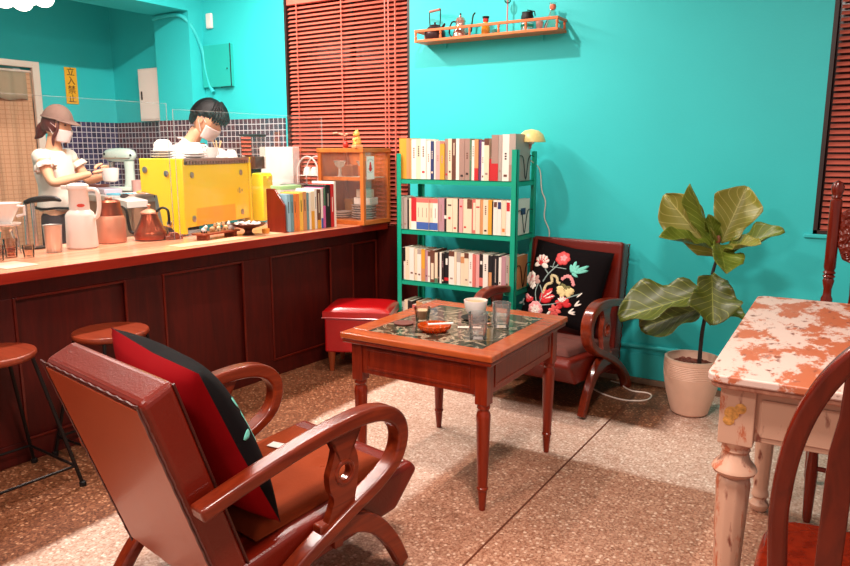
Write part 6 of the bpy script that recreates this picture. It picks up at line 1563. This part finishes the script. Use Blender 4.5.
for k in range(15):
    a = -1.15 + 2.3 * k / 14
    p0 = Vector((.03 * math.cos(a), .03 * math.sin(a), .132)); p1 = Vector((.085 * math.cos(a), .072 * math.sin(a), .095)); p2 = Vector((.116 * math.cos(a), .097 * math.sin(a), .055)); p3 = Vector((.110 * math.cos(a) + .004, .094 * math.sin(a), .022 - .006 * (k % 3)))
    b.tube([Mh @ p for p in smoothpath([p0, p1, p2, p3], 4)], [.008, .010, .012, .013, .013, .013, .013, .013, .012, .010, .008, .005, .002], 7)
b.build('fringe', HAIRB, man)
for s in (-1, 1):
    MB().ball(Mh @ Vector((.085, s * .036, .010)), .011, 10, 8, (.7, 1, .4)).build('eye', BLACK, man)
    MB().tube([Mh @ Vector((.088, s * .020, .030)), Mh @ Vector((.086, s * .045, .032))], .003, 6).build('eyebrow', HAIRB, man)
MB().grid(lambda u, v: Mh @ mf(u, v), 28, 12).build('face_mask', MASK, man, solid=.003, smooth=70)
b = MB()
for s in (-1, 1): b.tube([Mh @ Vector((.035, s * .078, -.01)), Mh @ Vector((.0, s * .085, .012)), Mh @ Vector((-.012, s * .084, -.02)), Mh @ Vector((.03, s * .075, -.075))], .002, 5)
b.build('mask_loop', MASK, man)
b = MB()
for s in (-1, 1): b.tube(smoothpath([(.02, s * .06, 1.485), (.08, s * .075, 1.475), (.15, s * .085, 1.40), (.16, s * .09, 1.25)], 5), .006, 6)
b.build('apron_strap', WHITE, man)
# ------------------------------------------------------------ light
def area(name, loc, size, power, col=(1, .86, .76), rot=(0, 0, 0), sy=None, shape=None):
    l = bpy.data.lights.new(name, 'AREA'); l.energy = power; l.color = col; l.size = size
    if sy: l.shape = 'RECTANGLE'; l.size_y = sy
    o = bpy.data.objects.new(name, l); COL.objects.link(o); o.location = loc; o.rotation_euler = rot
    return o
def spot(name, loc, target, power, ang, blend=.4, r=.05, col=(1, .84, .74)):
    l = bpy.data.lights.new(name, 'SPOT'); l.energy = power; l.color = col; l.spot_size = R(ang); l.spot_blend = blend; l.shadow_soft_size = r
    o = bpy.data.objects.new(name, l); COL.objects.link(o); o.location = loc
    o.rotation_euler = (Vector(target) - Vector(loc)).to_track_quat('-Z', 'Y').to_euler()
    return o
WC = (1, .89, .81)
area('ceiling_light_shelf', (-2.15, 3.35, 2.87), .06, 27, WC)
area('ceiling_light_bar', (-3.62, 2.7, 2.87), .08, 130, WC, sy=2.2)
area('ceiling_light_seats', (-.4, 1.2, 2.87), .35, 75, WC)
area('ceiling_light_front', (-1.9, -.3, 2.87), .4, 75, WC)
W = bpy.data.worlds.new('world'); SC.world = W; W.use_nodes = True
W.node_tree.nodes['Background'].inputs[0].default_value = (1, .86, .78, 1)
W.node_tree.nodes['Background'].inputs[1].default_value = .5
SC.view_settings.exposure = 0.1
# pieces of parts sit one level deeper
def under(child, parent_name):
    for o in list(COL.objects):
        if o.name.split('.')[0] == child and o.parent is not None and o.parent.type == 'EMPTY':
            best = None
            for q in o.parent.children:
                if q.name.split('.')[0] == parent_name and q.type == 'MESH':
                    cq = sum((Vector(c) for c in q.bound_box), Vector()) / 8; co = sum((Vector(c) for c in o.bound_box), Vector()) / 8
                    dd = (cq - co).length
                    if best is None or dd < best[0]: best = (dd, q)
            if best: o.parent = best[1]
for c, p in (('splat', 'arm'), ('splat_ring', 'arm'), ('piping', 'backrest'), ('back_panel', 'backrest'), ('tuft_buttons', 'seat_pad'), ('apron_moulding', 'apron'), ('badge', 'back_panel'), ('lower_plate', 'back_panel'), ('bulb', 'lamp_shade'),
             ('rubber_foot', 'leg'), ('stretcher', 'leg') if False else ('lock', 'panel_door'), ('knob', 'lid'), ('grip', 'handle_wire'), ('carving', 'crest_rail'), ('cover_label', 'cover'), ('spine_print', 'cover'), ('painted_motif', 'corner_block'), ('handle', 'door'), ('panel_moulding', 'front_frame'), ('ear', 'head'), ('eye', 'head'), ('collar', 'neck'), ('lid_tab', 'neck'), ('soil', 'pot'), ('whisk', 'motor_head'), ('trim_band', 'motor_head'), ('beans', 'hopper'), ('hopper_lid', 'hopper')):
    under(c, p)
